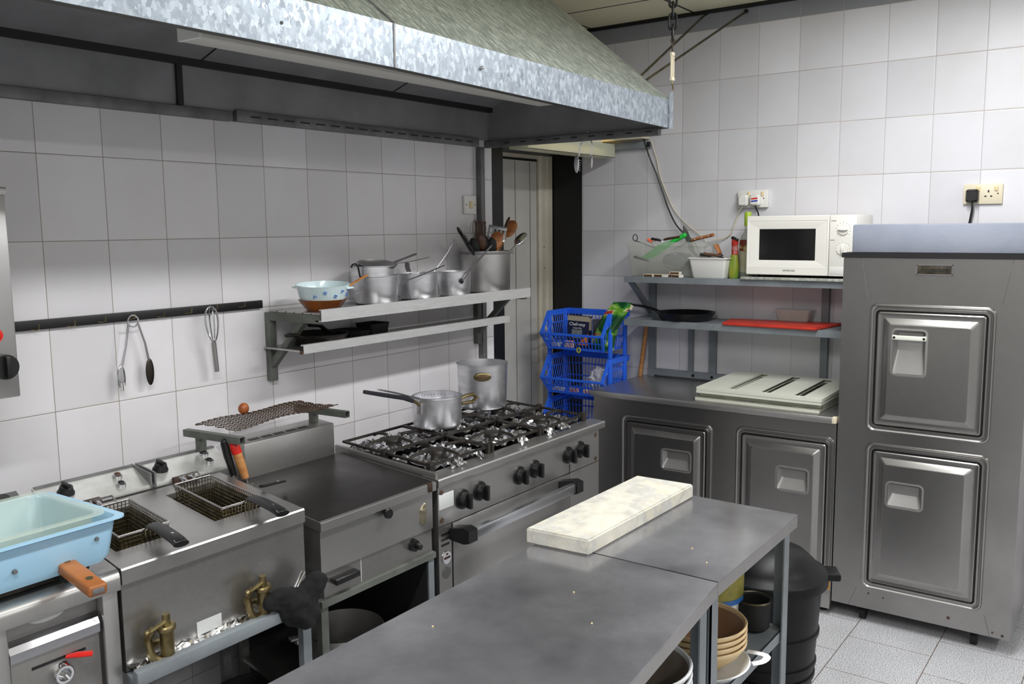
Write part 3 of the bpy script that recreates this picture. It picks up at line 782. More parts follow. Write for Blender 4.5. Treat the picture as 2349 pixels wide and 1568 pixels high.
for i in range(3):
    for j in range(2):
        x0 = RX0+.03+i*cw; y0 = -.71+j*cd
        xa, xb, ya, yb = x0+.006, x0+cw-.006, y0+.005, y0+cd-.005
        xc, yc = (xa+xb)/2, (ya+yb)/2
        mb = MB().grid(xa+.015,xb-.015,ya+.015,yb-.015,.894,18,13,.0085)
        part(mb, 'foil_liner', m_foil, rg, KR, 0)
        b = part(MB().cyl((xc,yc,.872),(xc,yc,.903),.034,.032).lathe([(0,.0),(.034,0),(.038,.006),(.034,.012),(0,.012)],(xc,yc,.903),24), 'burner', m_iron, rg, KR)
        mb = MB()
        for (p, q) in (((xa,ya),(xb,ya)),((xb,ya),(xb,yb)),((xb,yb),(xa,yb)),((xa,yb),(xa,ya))):
            mb.box(min(p[0],q[0])-.006,max(p[0],q[0])+.006,min(p[1],q[1])-.006,max(p[1],q[1])+.006,.907,.916,.003)
        for (p, dirx, diry) in (((xa,yc),1,0),((xb,yc),-1,0),((xc,ya),0,1),((xc,yb),0,-1)):
            L = (cw/2-.055) if dirx else (cd/2-.045)
            q = (p[0]+dirx*L, p[1]+diry*L)
            mb.tube([(p[0],p[1],.907),(p[0]+dirx*L*.3,p[1]+diry*L*.3,.918),(q[0],q[1],.922),(q[0]+dirx*.004,q[1]+diry*.004,.912)],.006,8)
        for (x, y) in ((xa,ya),(xb,ya)):
            mb.box(x-.013,x+.013,y-.012,y+.012,.886,.924,.005)
        part(mb, 'pan_support', m_iron, rg, KR)
for x0, x1 in ((-2.14,-2.06),(-1.99,-1.955),(-1.74,-1.69),(-1.56,-1.50),(-1.47,-1.40)):
    mb = MB().grid(x0,x1,-.742,-.708,.893,9,4,.006,lambda x,y: (y+.742)*.5)
    part(mb, 'foil_scrap', m_foil, rg, KR, 0)

# pots on the range
t = thing('stock_pot', 'tall aluminium stock pot with oval badge at the back of the range', 'pot', (-1.372,-.28,.9225))
vessel(.108,.192,(-1.372,-.28,.9225),taper=.94,rim=.003).build('body', m_alu, t)
a = radians(218)
cb = V(-1.372+.109*cos(a), -.28+.109*sin(a), 1.068)
Mb = Matrix.Translation(cb) @ Matrix.Rotation(a-pi/2, 4, 'Z')
bd = MB().ball((0,0,0),.03,(1.25,.16,.62)).xf(Mb).build('badge', mat('bronze_badge',(120,108,76),.35,1.), t)
MB().box(-.022,.022,.0035,.0062,-.004,.004,.001).box(-.012,.012,.0035,.0062,.007,.010,.001).box(-.012,.012,.0035,.0062,-.011,-.008,.001).xf(Mb).build('badge_lettering', m_woodd, bd)
t = thing('saucepan', 'aluminium saucepan with long dark handle on the front left burners', 'pan', (-1.764,-.36,.9225))
vessel(.097,.118,(-1.764,-.36,.9225),taper=.97,rim=.003).build('body', m_alu, t)
h = MB().tube(smooth_path([(-1.862,-.362,1.015),(-1.885,-.362,1.034),(-1.914,-.362,1.046)],3),.007,8).build('handle_ferrule', m_brass, t)
MB().tube([(-1.905,-.362,1.043),(-1.954,-.362,1.062),(-2.06,-.362,1.09),(-2.155,-.362,1.116)],[.0085,.0085,.008,.007],10).build('handle', mat('dark_blue_grip',(26,24,34),.35), t)
MB().box(-1.872,-1.858,-.375,-.349,.985,1.03,.004).build('handle_plate', m_aluD, t)
MB().tube([(-1.68,-.40,1.015),(-1.655,-.415,1.028),(-1.62,-.425,1.03),(-1.60,-.428,1.014),(-1.625,-.425,1.0),(-1.672,-.41,1.0)],.0075,8,closed=True).build('side_handle', m_brass, t)
t = thing('colander_insert', 'perforated aluminium strainer sitting inside the saucepan on the range', 'strainer', (-1.764,-.36,1.0))
vessel(.09,.044,(-1.764,-.36,1.0),rim=.004).build('body', m_alu, t)
handle_strap(MB(), [(-1.85,-.345,1.042),(-1.88,-.34,1.05),(-1.96,-.333,1.078),(-2.05,-.33,1.104)], .0065).build('handle', m_chrome, t)
mb = MB()
for k in range(18):
    a = radians(20+k*9); mb.ball((-1.764+.0882*cos(a), -.36+.0882*sin(a), 1.030), .0022, seg=6, rings=4)
mb.build('perforations', m_blackm, t)
# ================================================================== twin fryer
KF = .2
fr = thing('twin_fryer', 'stainless twin tank deep fryer on a stand with two brass drain taps', 'fryer', (-3.07,-.5,0))
FX0, FX1 = -3.333, -2.806
T1 = (-3.300,-3.140,-.668,-.36); T2 = (-3.030,-2.862,-.672,-.36)
mb = MB()
zt0, zt1 = .925, .941
mb.box(FX0,T1[0],-.772,-.282,zt0,zt1); mb.box(T1[1],T2[0],-.772,-.282,zt0,zt1); mb.box(T2[1],FX1,-.772,-.282,zt0,zt1)
for T in (T1,T2):
    mb.box(T[0],T[1],-.772,T[2],zt0,zt1); mb.box(T[0],T[1],T[3],-.282,zt0,zt1)
mb.prism([(-.785,.905),(-.785,.938),(-.781,.942),(-.770,.942),(-.770,.905)],'x',FX0,FX1)
part(mb,'top_deck',m_steelH,fr,KF,0)
mb = MB().box(FX0,FX1,-.775,-.765,.698,.906)
mb.box(FX0,FX0+.01,-.765,-.28,.698,.925).box(FX1-.01,FX1,-.765,-.28,.698,.925).box(FX0,FX1,-.29,-.28,.698,.925).box(FX0,FX1,-.765,-.28,.690,.70)
part(mb,'cabinet',m_steelD,fr,KF,0)
for T in (T1,T2):
    mb = MB(); a,b,c,d_ = T
    mb.box(a-.003,a,c,d_,.78,.925).box(b,b+.003,c,d_,.78,.925).box(a,b,c-.003,c,.78,.925).box(a,b,d_,d_+.003,.78,.925).box(a,b,c,d_,.775,.78)
    tk = part(mb,'oil_tank',m_greasy,fr,KF,0)
    part(MB().box(a,b,c,d_,.78,.868),'oil',m_oil,tk,KF,0)
for a,b in ((-3.333,-3.030),(-3.022,-2.745)):
    hd = part(MB().prism([(-.12,.942),(-.12,.982),(-.128,.985),(-.135,.984),(-.262,.953),(-.266,.949),(-.266,.942)],'x',a,b),'control_head',m_control,fr,KF,30)
    part(MB().box(a+.004,b-.004,-.14,-.122,.9835,.987,.001),'top_edge',m_rail,hd,KF,0)
    part(MB().box(a,a+.006,-.268,-.12,.942,.9875,.001) if a > -3.1 else MB().box(b-.006,b,-.268,-.12,.942,.9875,.001),'end_plate',m_rail,hd,KF,0)
nrm = V(0,-.24,.97).normalized(); Qs = nrm.to_track_quat('Z','Y').to_matrix().to_4x4()
def on_slope(y): return .984-(-.135-y)*.244
for x in (-3.262,-2.972):
    y = -.197; c0 = V(x+KF*(y+.78),y,on_slope(y))
    mb = MB().lathe([(0,0),(.023,0),(.023,.006),(.019,.012),(.017,.022),(0,.022)],seg=24).box(-.005,.005,-.019,.019,.018,.031,.002)
    mb.xf(Matrix.Translation(c0) @ Qs); mb.build('temperature_knob', m_blackp, fr)
for x,y,mm in ((-3.103,-.178,'r'),(-3.112,-.228,'k'),(-2.806,-.172,'k'),(-2.814,-.222,'g')):
    c0 = V(x+KF*(y+.78),y,on_slope(y))
    w = MB().lathe([(0,0),(.0140,0),(.0140,.009),(.010,.011),(0,.011)],seg=20).xf(Matrix.Translation(c0) @ Qs).build('indicator_lamp', m_chrome, fr)
    MB().ball((0,0,.011),.0092,(1,1,.5),12,8).xf(Matrix.Translation(c0) @ Qs).build('lens', m_woodd if mm=='r' else m_blackp, w)
for x in (-3.225,-2.93):
    part(MB().box(x-.035,x+.035,-.285,-.262,.93,.958,.003),'element_bracket',m_rust,fr,KF)
    for dx in (-.012,.014):
        mb = MB().tube(smooth_path([(x+dx,-.27,.95),(x+dx,-.31,.956),(x+dx,-.345,.94),(x+dx,-.352,.90),(x+dx,-.36,.86)],4),.006,8)
        part(mb,'heating_element',m_chrome,fr,KF)
def tap(x):
    t = []
    mb = MB().cyl((x,-.81,.70),(x,-.81,.782),.0165,.018,20).lathe([(.018,.775),(.023,.778),(.023,.786),(.02,.79),(0,.79)],(x,-.81,0),20).cyl((x,-.81,.788),(x,-.81,.815),.011,.0095,14)
    mb.tube(smooth_path([(x,-.775,.735),(x-.035,-.785,.745),(x-.045,-.80,.765),(x-.03,-.805,.79)],4),.009,8).tube(smooth_path([(x-.044,-.80,.765),(x-.038,-.81,.725),(x-.01,-.815,.705)],4),.0095,8)
    tp = part(mb,'drain_tap',m_brass,fr,KF)
    part(MB().tube([(x-.005,-.815,.80),(x-.05,-.82,.79)],[.006,.005],8).ball((x-.053,-.82,.79),.008),'tap_lever',m_brass,tp,KF)
tap(-3.243); tap(-2.968)
part(MB().box(-3.148,-3.078,-.7765,-.7745,.712,.745),'data_label',m_label,fr,KF,0)
part(MB().box(FX0,FX1,-.842,-.815,.686,.718,.002).box(FX0,FX1,-.815,-.772,.686,.694),'drip_rail',m_greypaint,fr,KF)
part(MB().grid(FX0+.006,FX1-.02,-.815,-.777,.705,50,5,.006,lambda x,y: .3*max(0,(y+.80))),'foil_liner',m_foil,fr,KF,0)
for x,y in ((FX0+.002,-.80),(FX1-.032,-.80),(FX0+.002,-.30),(FX1-.032,-.30)):
    part(MB().box(x,x+.028,y,y+.028,0,.69),'leg',m_greypaint if y < -.5 else m_rail,fr,KF,0)

def fry_basket(a,b,c,d_,hx,lab,lean):
    t = thing('fry_basket', lab, 'basket', ((a+b)/2+.04,(c+d_)/2,.872), group='fry baskets in the fryer tanks')
    z0, z1 = .872, .968; K = KF
    def W(x,y,z): return (x+K*(y+.78), y, z+lean*(y-c))
    mb = MB(); ins = .012
    nx, ny, nz = 12, 28, 9
    r = .0012
    for j in range(nz):
        s = j/(nz); z = z0+(z1-z0)*s; i_ = ins*(1-s)
        mb.tube([W(a+i_,c+i_,z),W(b-i_,c+i_,z),W(b-i_,d_-i_,z),W(a+i_,d_-i_,z)],r,4,closed=True)
    for i in range(nx+1):
        x = a+(b-a)*i/nx; xb = a+ins+(b-a-2*ins)*i/nx
        mb.tube([W(x,c,z1),W(xb,c+ins,z0),W(xb,d_-ins,z0),W(x,d_,z1)],r,4)
    for i in range(ny+1):
        y = c+(d_-c)*i/ny; yb = c+ins+(d_-c-2*ins)*i/ny
        mb.tube([W(a,y,z1),W(a+ins,yb,z0),W(b-ins,yb,z0),W(b,y,z1)],r,4)
    mb.build('wire_mesh', m_grid, t, smooth=0)
    MB().tube([W(a,c,z1),W(b,c,z1),W(b,d_,z1),W(a,d_,z1)],.003,8,closed=True).build('rim_wire', m_aluD, t)
    MB().tube([W((a+b)/2-.03,d_,z1),W((a+b)/2-.03,d_+.03,z1+.012),W((a+b)/2+.03,d_+.03,z1+.012),W((a+b)/2+.03,d_,z1)],.003,8).build('hanging_hook', m_chrome, t)
    mb = MB()
    for k in range(4):
        dx = -.018+.012*k
        mb.tube(smooth_path([W(hx+dx,c+ins,z0),W(hx+dx,c-.002,z1-.02),W(hx+dx,c-.006,z1+.004),W(hx+dx*.8,c-.03,z1+.01)],4),.0022,6)
    mb.build('handle_wires', m_grid, t)
    h0 = Vector(W(hx,c-.015,z1+.009)); h1 = Vector(W(hx+.0,c-.175,z1+.004))
    h = MB().tube(smooth_path([h0,h0.lerp(h1,.3)+V(0,0,.004),h0.lerp(h1,.8)+V(0,0,.004),h1],4),.011,12,flat=(.7,1.75)).build('handle', m_blackp, t)
    MB().tube(smooth_path([h1+V(-.010,.012,.009),h1+V(-.012,-.001,.008),h1+V(.012,-.001,.008),h1+V(.010,.012,.009)],4),.0016,6).cyl(h0.lerp(h1,.7)+V(0,0,.009),h0.lerp(h1,.7)+V(0,0,.0135),.004).build('handle_fitting', m_chrome, h)
fry_basket(-3.285,-3.152,-.652,-.39,-3.200,'wire fry basket with black handle in the left tank beside the blue tray',0)
fry_basket(-3.005,-2.885,-.672,-.372,-2.918,'wire fry basket with black handle in the right tank of the fryer',0)

t = thing('spatula', 'spatula with red tipped wooden handle standing between fryer and griddle', 'spatula', (-2.645,-.33,.87))
a0, a1 = V(-2.652,-.335,.918), V(-2.668,-.32,1.0)
MB().tube([a0,a0.lerp(a1,.3),a0.lerp(a1,.8),a1],[.011,.0135,.0145,.014],14).build('wooden_handle', m_woodl, t)
MB().tube([a1+(a1-a0)*-.02,a1+(a1-a0)*.15,a1+(a1-a0)*.38,a1+(a1-a0)*.47],[.0155,.016,.0145,.008],14).ball(a1+(a1-a0)*.42,.0135).build('red_tip', m_red, t)
MB().tube([a0,(-2.648,-.337,.895)],.006,10).build('ferrule', m_chrome, t)
MB().box(-2.66,-2.632,-.348,-.346,.80,.90).build('blade', m_steelD, t, smooth=0)
t = thing('spatula', 'black handled scraper standing behind the red tipped spatula', 'scraper', (-2.69,-.30,.87))
MB().tube([(-2.675,-.31,.925),(-2.688,-.30,.99),(-2.695,-.295,1.035)],[.009,.0125,.012],12).ball((-2.695,-.295,1.036),.011).build('handle', m_blackp, t)
MB().box(-2.688,-2.66,-.318,-.316,.80,.93).build('blade', m_steelD, t, smooth=0)
t = thing('steel_rod', 'thin black poker lying from fryer basket to griddle edge', 'poker', (-2.67,-.5,.9))
MB().tube([(-2.765,-.555,.955),(-2.60,-.455,.915)],[.0075,.0055],8,flat=(.6,1.2)).build('shaft', m_blackm, t)
MB().ball((-2.652,-.487,.932),.0045).build('rivet', m_rail, t)

# ================================================================== griddle
KG = .2
gr = thing('griddle', 'solid top griddle with dark plate and stainless front on an open stand', 'griddle', (-2.5,-.5,0))
GX0, GX1 = -2.755, -2.272
part(MB().prism([(-.79,.861),(-.79,.885),(-.786,.888),(-.27,.888),(-.27,.861)],'x',GX0,GX1),'lid_edge',m_steelH,gr,KG)
m_hot = mat('dark_hotplate', (62,59,56), .32, .85, (40,38,36), 5, rvar=.12, lo=.3, hi=.7)
part(MB().box(GX0+.004,GX1-.006,-.778,-.262,.8865,.8895),'hotplate',m_hot,gr,KG,0)
part(MB().box(GX0+.006,GX1-.006,-.775,-.25,.735,.857),'front_cabinet',m_steelH,gr,KG,0)
part(MB().box(GX0+.018,GX1-.006,-.768,-.25,.655,.733),'lower_panel',m_steelD,gr,KG,0)
part(MB().box(-2.594,-2.592,-.7695,-.767,.66,.731),'panel_seam',m_label,gr,KG,0)
k = part(MB().cyl((-2.494,-.775,.846),(-2.494,-.79,.846),.008).cyl((-2.494,-.79,.846),(-2.494,-.802,.846),.016,.014),'lid_knob',m_blackp,gr,KG)
k = part(MB().cyl((-2.368,-.768,.705),(-2.368,-.785,.705),.02,.018).cyl((-2.362,-.785,.705),(-2.362,-.803,.703),.010,.009),'gas_knob',m_blackp,gr,KG)
part(MB().box(-2.712,-2.618,-.80,-.768,.695,.712,.004),'drawer_handle',m_blackp,gr,KG)
part(MB().box(-2.335,-2.312,-.781,-.774,.795,.81,.001).prism([(-2.34,.77),(-2.335,.80),(-2.322,.822),(-2.312,.826),(-2.31,.80),(-2.313,.765),(-2.325,.755)],'y',-.7785,-.774),'badge',mat('silver_badge',(190,182,156),.35,1.),gr,KG)
part(MB().box(-2.310,-2.292,-.795,-.779,.862,.892,.003),'hinge_clip',m_rust,gr,KG)
mb = MB().box(-2.70,-2.314,-.262,-.14,.880,1.003,.003)
sp_ = part(mb,'flue_box',m_steelH,gr,KG)
mb = MB()
x = -2.66
while x < -2.40: mb.box(x,x+.04,-.235,-.215,1.002,1.0045); x += .052
part(mb,'flue_slots',m_black,sp_,KG,0)
for x,y in ((GX0+.0,-.775),(GX1-.03,-.775),(GX0,-.28),(GX1-.03,-.28)):
    part(MB().box(x,x+.026,y,y+.026,0,.655),'leg',m_greenpaint if x < -2.6 else m_greypaint,gr,KG,0)
part(MB().box(GX0,GX1,-.782,-.76,.638,.656),'stand_rail',m_greenpaint,gr,KG,0); part(MB().box(GX0,GX1,-.28,-.254,.62,.656),'stand_rail',m_greenpaint,gr,KG,0)
part(MB().box(GX0,GX1,-.775,-.254,.30,.312),'stand_shelf',m_steelD,gr,KG,0)
part(MB().box(GX0,GX1,-.256,-.25,.0,.655),'stand_back',m_hooddark,gr,KG,0)
part(MB().box(GX1-.036,GX1-.03,-.77,-.26,.312,.655),'stand_side',m_hooddark,gr,KG,0)

t = thing('mesh_rack', 'rusty expanded metal rack on two square tubes above the griddle flue', 'rack', (-2.44,-.2,1.0))
for (p,q) in (((-2.703,-.11,1.045),(-2.676,-.36,1.045)),((-2.24,-.10,1.045),(-2.222,-.345,1.045))):
    d0 = Vector(q)-Vector(p); L = d0.length
    M0 = Matrix.Translation(Vector(p)) @ Matrix.Rotation(math.atan2(d0.y,d0.x),4,'Z')
    mb = MB()
    for (u0,u1,w0,w1) in ((-.011,.011,.0095,.011),(-.011,.011,-.011,-.0095),(-.011,-.0095,-.0095,.0095),(.0095,.011,-.0095,.0095)):
        mb.box(0,L,u0,u1,w0,w1,M=M0)
    mb.build('square_tube', m_greenpaint, t, smooth=0)
MB().box(-2.698,-2.674,-.175,-.151,.9885,1.036).build('post', m_greenpaint, t, smooth=0)
MB().box(-2.241,-2.217,-.19,-.166,1.0,1.036).build('post', m_greenpaint, t, smooth=0)
c00,c10,c11,c01 = V(-2.665,-.096,1.060),V(-2.212,-.09,1.064),V(-2.186,-.262,1.064),V(-2.640,-.278,1.060)
def quadp(u,v): return c00*(1-u)*(1-v)+c10*u*(1-v)+c11*u*v+c01*(1-u)*v
mb = MB(); NR, NC = 8, 20
for j in range(NR+1):
    pts = []
    for i in range(NC*2+1):
        off = .42*(1 if i % 2 == 0 else -1)*(1 if j % 2 == 0 else -1)
        v = min(1,max(0,(j+off)/NR)); u = i/(NC*2)
        p = quadp(u,v)+V(0,0,.004*sin(u*9+v*4)+.004*sin(pi*u)); pts.append(p)
    mb.tube(pts,.0018,4)
mb.build('expanded_mesh', m_rust, t, smooth=0)
tag(MB().ball((-2.475,-.108,1.083),.019,(1,.9,1.05)).build('dried_onion', mat('onion_skin',(176,96,44),.4,0,(120,56,24),40), origin=(-2.475,-.108,1.063)), 'small brown onion on the back of the rusty mesh rack', 'onion')

# glove / cloth hanging at the fryer corner
t = thing('oven_glove', 'black cloth oven glove hanging over the fryer stand corner', 'glove', (-2.865,-.83,.655))
mb = MB()
DX = V(-.022,0,-.008)
mb.ball((-2.865,-.842,.722),.055,(1.25,.55,1.0),24,16).ball((-2.925,-.838,.755),.036,(1.35,.6,.75),20,12).ball((-2.815,-.842,.758),.042,(1.1,.6,.9),20,12).ball((-2.845,-.846,.690),.042,(1.3,.55,.75),20,12).ball((-2.89,-.868,.725),.03,(1,.5,1.2),18,12)
for v in mb.bm.verts: v.co += DX
g = mb.build('cloth_body', m_cloth, t, smooth=60)
md = g.modifiers.new('remesh','REMESH'); md.mode = 'VOXEL'; md.voxel_size = .004; md.use_smooth_shade = True
md = g.modifiers.new('smooth','SMOOTH'); md.factor = .6; md.iterations = 26
tx = bpy.data.textures.new('cloth_folds','CLOUDS'); tx.noise_scale = .06
md = g.modifiers.new('folds','DISPLACE'); md.texture = tx; md.strength = .03; md.mid_level = .5
MB().tube([(-2.905,-.845,.758),(-2.868,-.835,.79),(-2.862,-.833,.794)],.0055,8,flat=(.5,1.3)).build('metal_loop', m_chrome, t)

# pans under the cooking line
frypan((-2.51,-.60,.3125), .125, .14, radians(160), .05, .0, m_aluD, 'deep grey pan on the shelf under the griddle', 'deep_pan')
t = thing('wok', 'wide dark pan on the floor rack under the fryer', 'pan', (-2.76,-.50,.20))
MB().lathe([(0,0),(.11,.002),(.155,.03),(.178,.085),(.18,.088),(.175,.088),(.15,.034),(.108,.008),(0,.006)],(-2.76,-.50,.20),44).build('pan_body', m_blackm, t)
MB().lathe([(0,.009),(.10,.011),(.105,.012),(0,.012)],(-2.76,-.50,.20),36).build('worn_base', m_aluD, t)
t = thing('floor_rack', 'dark slatted rack near the floor under the fryer', 'rack', (-3.0,-.5,0))
MB().box(-3.25,-2.56,-.74,-.3,.185,.199).build('rack_top', m_hooddark, t, smooth=0)
for x,y in ((-3.24,-.73),(-2.59,-.73),(-3.24,-.33),(-2.59,-.33)): MB().box(x,x+.02,y,y+.02,0,.185).build('leg', m_hooddark, t, smooth=0)
t = thing('dark_bowl', 'black ring handled pan lower left of the wide dark pan', 'pan', (-3.05,-.6,.20))
MB().lathe([(0,0),(.07,0),(.09,.06),(.088,.06),(.066,.005),(0,.005)],(-3.06,-.60,.20),30).build('pan_body', m_blackm, t)

# ================================================================== left counter unit
lu = thing('counter_unit', 'stainless counter unit in the front left corner with a red lever', 'counter', (-3.7,-.5,0))
LX1 = -3.340
part(MB().prism([(-.20,.905),(-.20,.944),(-.772,.944),(-.783,.941),(-.790,.934),(-.793,.925),(-.793,.900),(-.785,.900),(-.785,.905)],'x',-4.15,LX1),'worktop',m_steelH,lu,KF,50)
part(MB().box(-3.380,LX1-.004,-.782,-.742,0,.902,.003).box(-3.62,-3.580,-.782,-.742,0,.902,.003),'front_post',m_steel,lu,KF)
part(MB().box(-4.15,LX1-.006,-.742,-.20,.10,.904),'carcass',m_steelD,lu,KF,0)
dw = part(MB().box(-3.577,-3.386,-.766,-.742,.30,.815,.003),'drawer_front',m_steelD,lu,KF)
part(MB().prism([(-.742,.822),(-.742,.852),(-.762,.846),(-.772,.834),(-.772,.815),(-.766,.812),(-.766,.822)],'x',-3.577,-3.386),'pull_edge',mat('bright_edge',(200,200,204),.28,1.),dw,KF,30)
part(MB().box(-3.535,-3.42,-.7675,-.7655,.784,.790),'slot',m_black,dw,KF,0)
part(MB().tube([(-3.462,-.768,.786),(-3.445,-.785,.789),(-3.415,-.796,.784)],[.006,.009,.0085],10,flat=(.6,1.1)),'red_lever',m_red,dw,KF)
part(MB().lathe([(.012,-.0),(.022,0),(.022,.018),(.019,.022),(.014,.022),(.013,.0)],seg=24,M=Matrix.Rotation(radians(90),3,'X')).xf(Matrix.Translation((-3.474,-.766,.757))).cyl((-3.474,-.7662,.757),(-3.474,-.7675,.757),.0135),'round_socket',m_chrome,dw,KF)
part(MB().lathe([(0,0),(.04,0),(.038,.0015),(0,.0015)],seg=24,M=Matrix.Rotation(radians(90),3,'X')@Matrix.Diagonal((1,.38,1))).xf(Matrix.Translation((-3.49,-.7425,.882))),'oval_badge',m_label,lu,KF)
for x,y in ((-4.12,-.74),(-4.12,-.26),(-3.39,-.26)): part(MB().box(x,x+.03,y,y+.03,0,.12),'leg',m_rail,lu,KF,0)

hd = part(MB().prism([(-.12,.944),(-.12,.988),(-.13,.990),(-.24,.962),(-.245,.944)],'x',-4.1,-3.375),'control_head',m_rail,lu,KF,30)
part(MB().cyl((-3.43,-.19,.97),(-3.43,-.197,1.0),.024,.02),'control_knob',m_blackp,hd,KF)
t = thing('griddle_pan', 'flat black pan with wooden handle lying under the blue tray', 'pan', (-3.55,-.63,.945))
MB().lofts([[(p[0]+.05*(p[1]+.65),p[1],z) for p in MB().rrect(-3.80+i,-3.372-i,-.745+i,-.50-i,.02)] for i,z in ((.01,.9455),(0,.95),(0,.9625),(.006,.9625),(.01,.952))],cap0=True).build('pan_plate', m_iron, t)
MB().box(-3.462,-3.448,-.79,-.742,.953,.985,.003).build('handle_socket', m_blackm, t)
Mh = Matrix.Translation((-3.452,-.79,.985)) @ Matrix.Rotation(radians(-5),4,'Z') @ Matrix.Rotation(radians(6),4,'X')
h = MB().box(-.0195,.0195,-.135,.035,-.012,.012,.006,3).xf(Mh).build('handle', m_wood, t)
for y in (-.095,.01): MB().cyl((0,y,.0115),(0,y,.0135),.007).xf(Mh).build('rivet', m_brass, h)
MB().box(-.012,.012,-.1365,-.134,-.006,.006,.001).xf(Mh).build('hollow_end', m_rail, h)
def rect_tray(x0,x1,y0,y1,z0,z1,ins,rim,rad,th,K):
    lp = []
    def L(i,z,r): return [(p[0]+K*(p[1]+.8),p[1],z) for p in MB().rrect(x0+i,x1-i,y0+i,y1-i,max(r,.004),6)]
    o = [L(ins+.03,z0,rad),L(ins+.012,z0+.006,rad),L(ins+.003,z0+.022,rad),L(rim+.002,z1-.006,rad),L(0,z1-.004,rad),L(0,z1,rad),L(rim+.002,z1-.001,rad),L(rim+.004+th,z1-.008,rad),L(ins+.003+th,z0+.024,rad),L(ins+.014+th,z0+.009,rad),L(ins+.032+th,z0+.004,rad)]
    return MB().lofts(o,cap0=True,cap1=True) and o
def tray_mesh(*a):
    mb = MB(); o = rect_tray(*a); mb.loft(o,cap0=True,cap1=True); return mb
t = thing('roasting_tray', 'deep pale blue enamel tray on the counter in the left corner', 'tray', (-3.6,-.64,.9635))
tray_mesh(-3.90,-3.322,-.808,-.480,.9635,1.07,.022,.012,.024,.002,-.03).build('tray_body', m_bluetray, t)
for x,z in ((-3.388,1.03),(-3.560,1.012)):
    MB().cyl((x,-.783,z),(x,-.794,z),.006,.004).build('rivet', m_rail, t)
tag(tray_mesh(-3.88,-3.352,-.786,-.50,.980,1.082,.018,.014,.026,.002,-.03).build('plastic_tub', m_trans), 'translucent greenish plastic tub nested inside the blue tray', 'tub')

# ================================================================== work tables
def table(name, lab, A, B, Cc, D, legs, shelf):
    """A far-left, B far-right, Cc near-right, D near-left at top"""
    t = thing(name, lab, 'table', ((A[0]+Cc[0])/2,(A[1]+Cc[1])/2,0))
    P = [A,D,Cc,B]
    MB().hexa([(p[0],p[1],.876) for p in P]+[(p[0],p[1],.88) for p in P]).build('worktop', m_table, t, smooth=0)
    mb = MB(); th = .003
    for p,q in ((A,B),(B,Cc),(Cc,D),(D,A)):
        p = Vector(p+(0,)); q = Vector(q+(0,)); d0 = (q-p).normalized(); n = V(d0.y,-d0.x,0)
        cen = V((A[0]+Cc[0])/2,(A[1]+Cc[1])/2,0)
        if n.dot(cen-p) < 0: n = -n
        a,b,c,d_ = p,q,q+n*th,p+n*th
        mb.hexa([(v.x,v.y,.845) for v in (a,b,c,d_)]+[(v.x,v.y,.8765) for v in (a,b,c,d_)])
    mb.build('apron_edge', m_steelD, t, smooth=0)
    for (x,y,sx,sy) in legs:
        mb = MB().box(x,x+sx*.04,y,y+sy*.004,0,.876).box(x,x+sx*.004,y,y+sy*.04,0,.876)
        mb.build('leg', m_greypaint, t, smooth=0)
    if shelf:
        x0,x1,y0,y1,z = shelf
        MB().box(x0,x1,y0,y1,z-.004,z).box(x0,x1,y0,y0+.004,z-.034,z).box(x1-.004,x1,y0,y1,z-.034,z).box(x0,x1,y1-.004,y1,z-.034,z).build('undershelf', m_greypaint, t, smooth=0)
    return t
table('work_table','stainless work table nearest the refrigerators, marble slab on it',(-1.930,-1.350),(-1.937,-1.829),(-2.511,-1.838),(-2.511,-1.356),
      [(-1.948,-1.812,-1,1),(-2.500,-1.818,1,1),(-1.948,-1.366,-1,-1),(-2.50,-1.372,1,-1)],(-2.49,-1.955,-1.805,-1.38,.552))
table('work_table','stainless work table running out of the bottom of the photo',(-2.517,-1.356),(-2.517,-1.840),(-3.80,-1.975),(-3.80,-1.366),
      [(-2.530,-1.822,-1,1),(-2.530,-1.372,-1,-1),(-3.78,-1.95,1,1),(-3.78,-1.38,1,-1)],(-3.77,-2.545,-1.82,-1.385,.552))
mb = MB()
mb.hexa([(-2.552,-1.332,.8805),(-2.540,-1.512,.8805),(-1.95,-1.520,.8805),(-1.958,-1.335,.8805),(-2.552,-1.332,.921),(-2.540,-1.512,.921),(-1.95,-1.520,.921),(-1.958,-1.335,.921)])
bmesh.ops.bevel(mb.bm, geom=mb.bm.edges[:], offset=.004, segments=2, affect='EDGES')
tag(mb.build('marble_slab', m_marble), 'long white marble slab lying on the far work table', 'slab')
mb = MB()
for x,y in ((-2.863,-1.714),(-3.059,-1.455),(-2.75,-1.60),(-2.35,-1.70),(-2.42,-1.77)): mb.ball((x,y,.8812),.0022,(1.2,1,.7),8,6)
tag(mb.build('crumbs', m_beige), 'a few pale crumbs scattered on the work tables', 'crumbs', kind='stuff')

# bowls under the tables
def bowl_stack(name, c, r, n, dz, m, m_in, labs, grp, h):
    for k in range(n):
        z = c[2]+k*dz
        t = thing(name, labs[k], 'bowl', (c[0],c[1],z), group=grp)
        MB().lathe([(0,0),(r*.52,0),(r*.56,.006),(r*.86,h*.55),(r*.97,h-.012),(r,h-.008),(r*1.005,h-.003),(r*.985,h),(r*.955,h-.002),(r*.93,h-.01)],(c[0],c[1],z),48).build('outside', m, t)
        MB().lathe([(r*.935,h-.009),(r*.84,h*.55),(r*.54,.011),(0,.008)],(c[0],c[1],z),48).build('inside', m_in, t)
bowl_stack('stoneware_bowl',(-2.315,-1.705,.568),.122,4,.0155,m_beige,m_beigein,['lowest cream stoneware bowl of the stack on the far undershelf','second lowest cream stoneware bowl of the stack','third cream stoneware bowl up in the stack','topmost cream stoneware bowl of the stack under the far table'],'cream bowls stacked under the far table',.072)
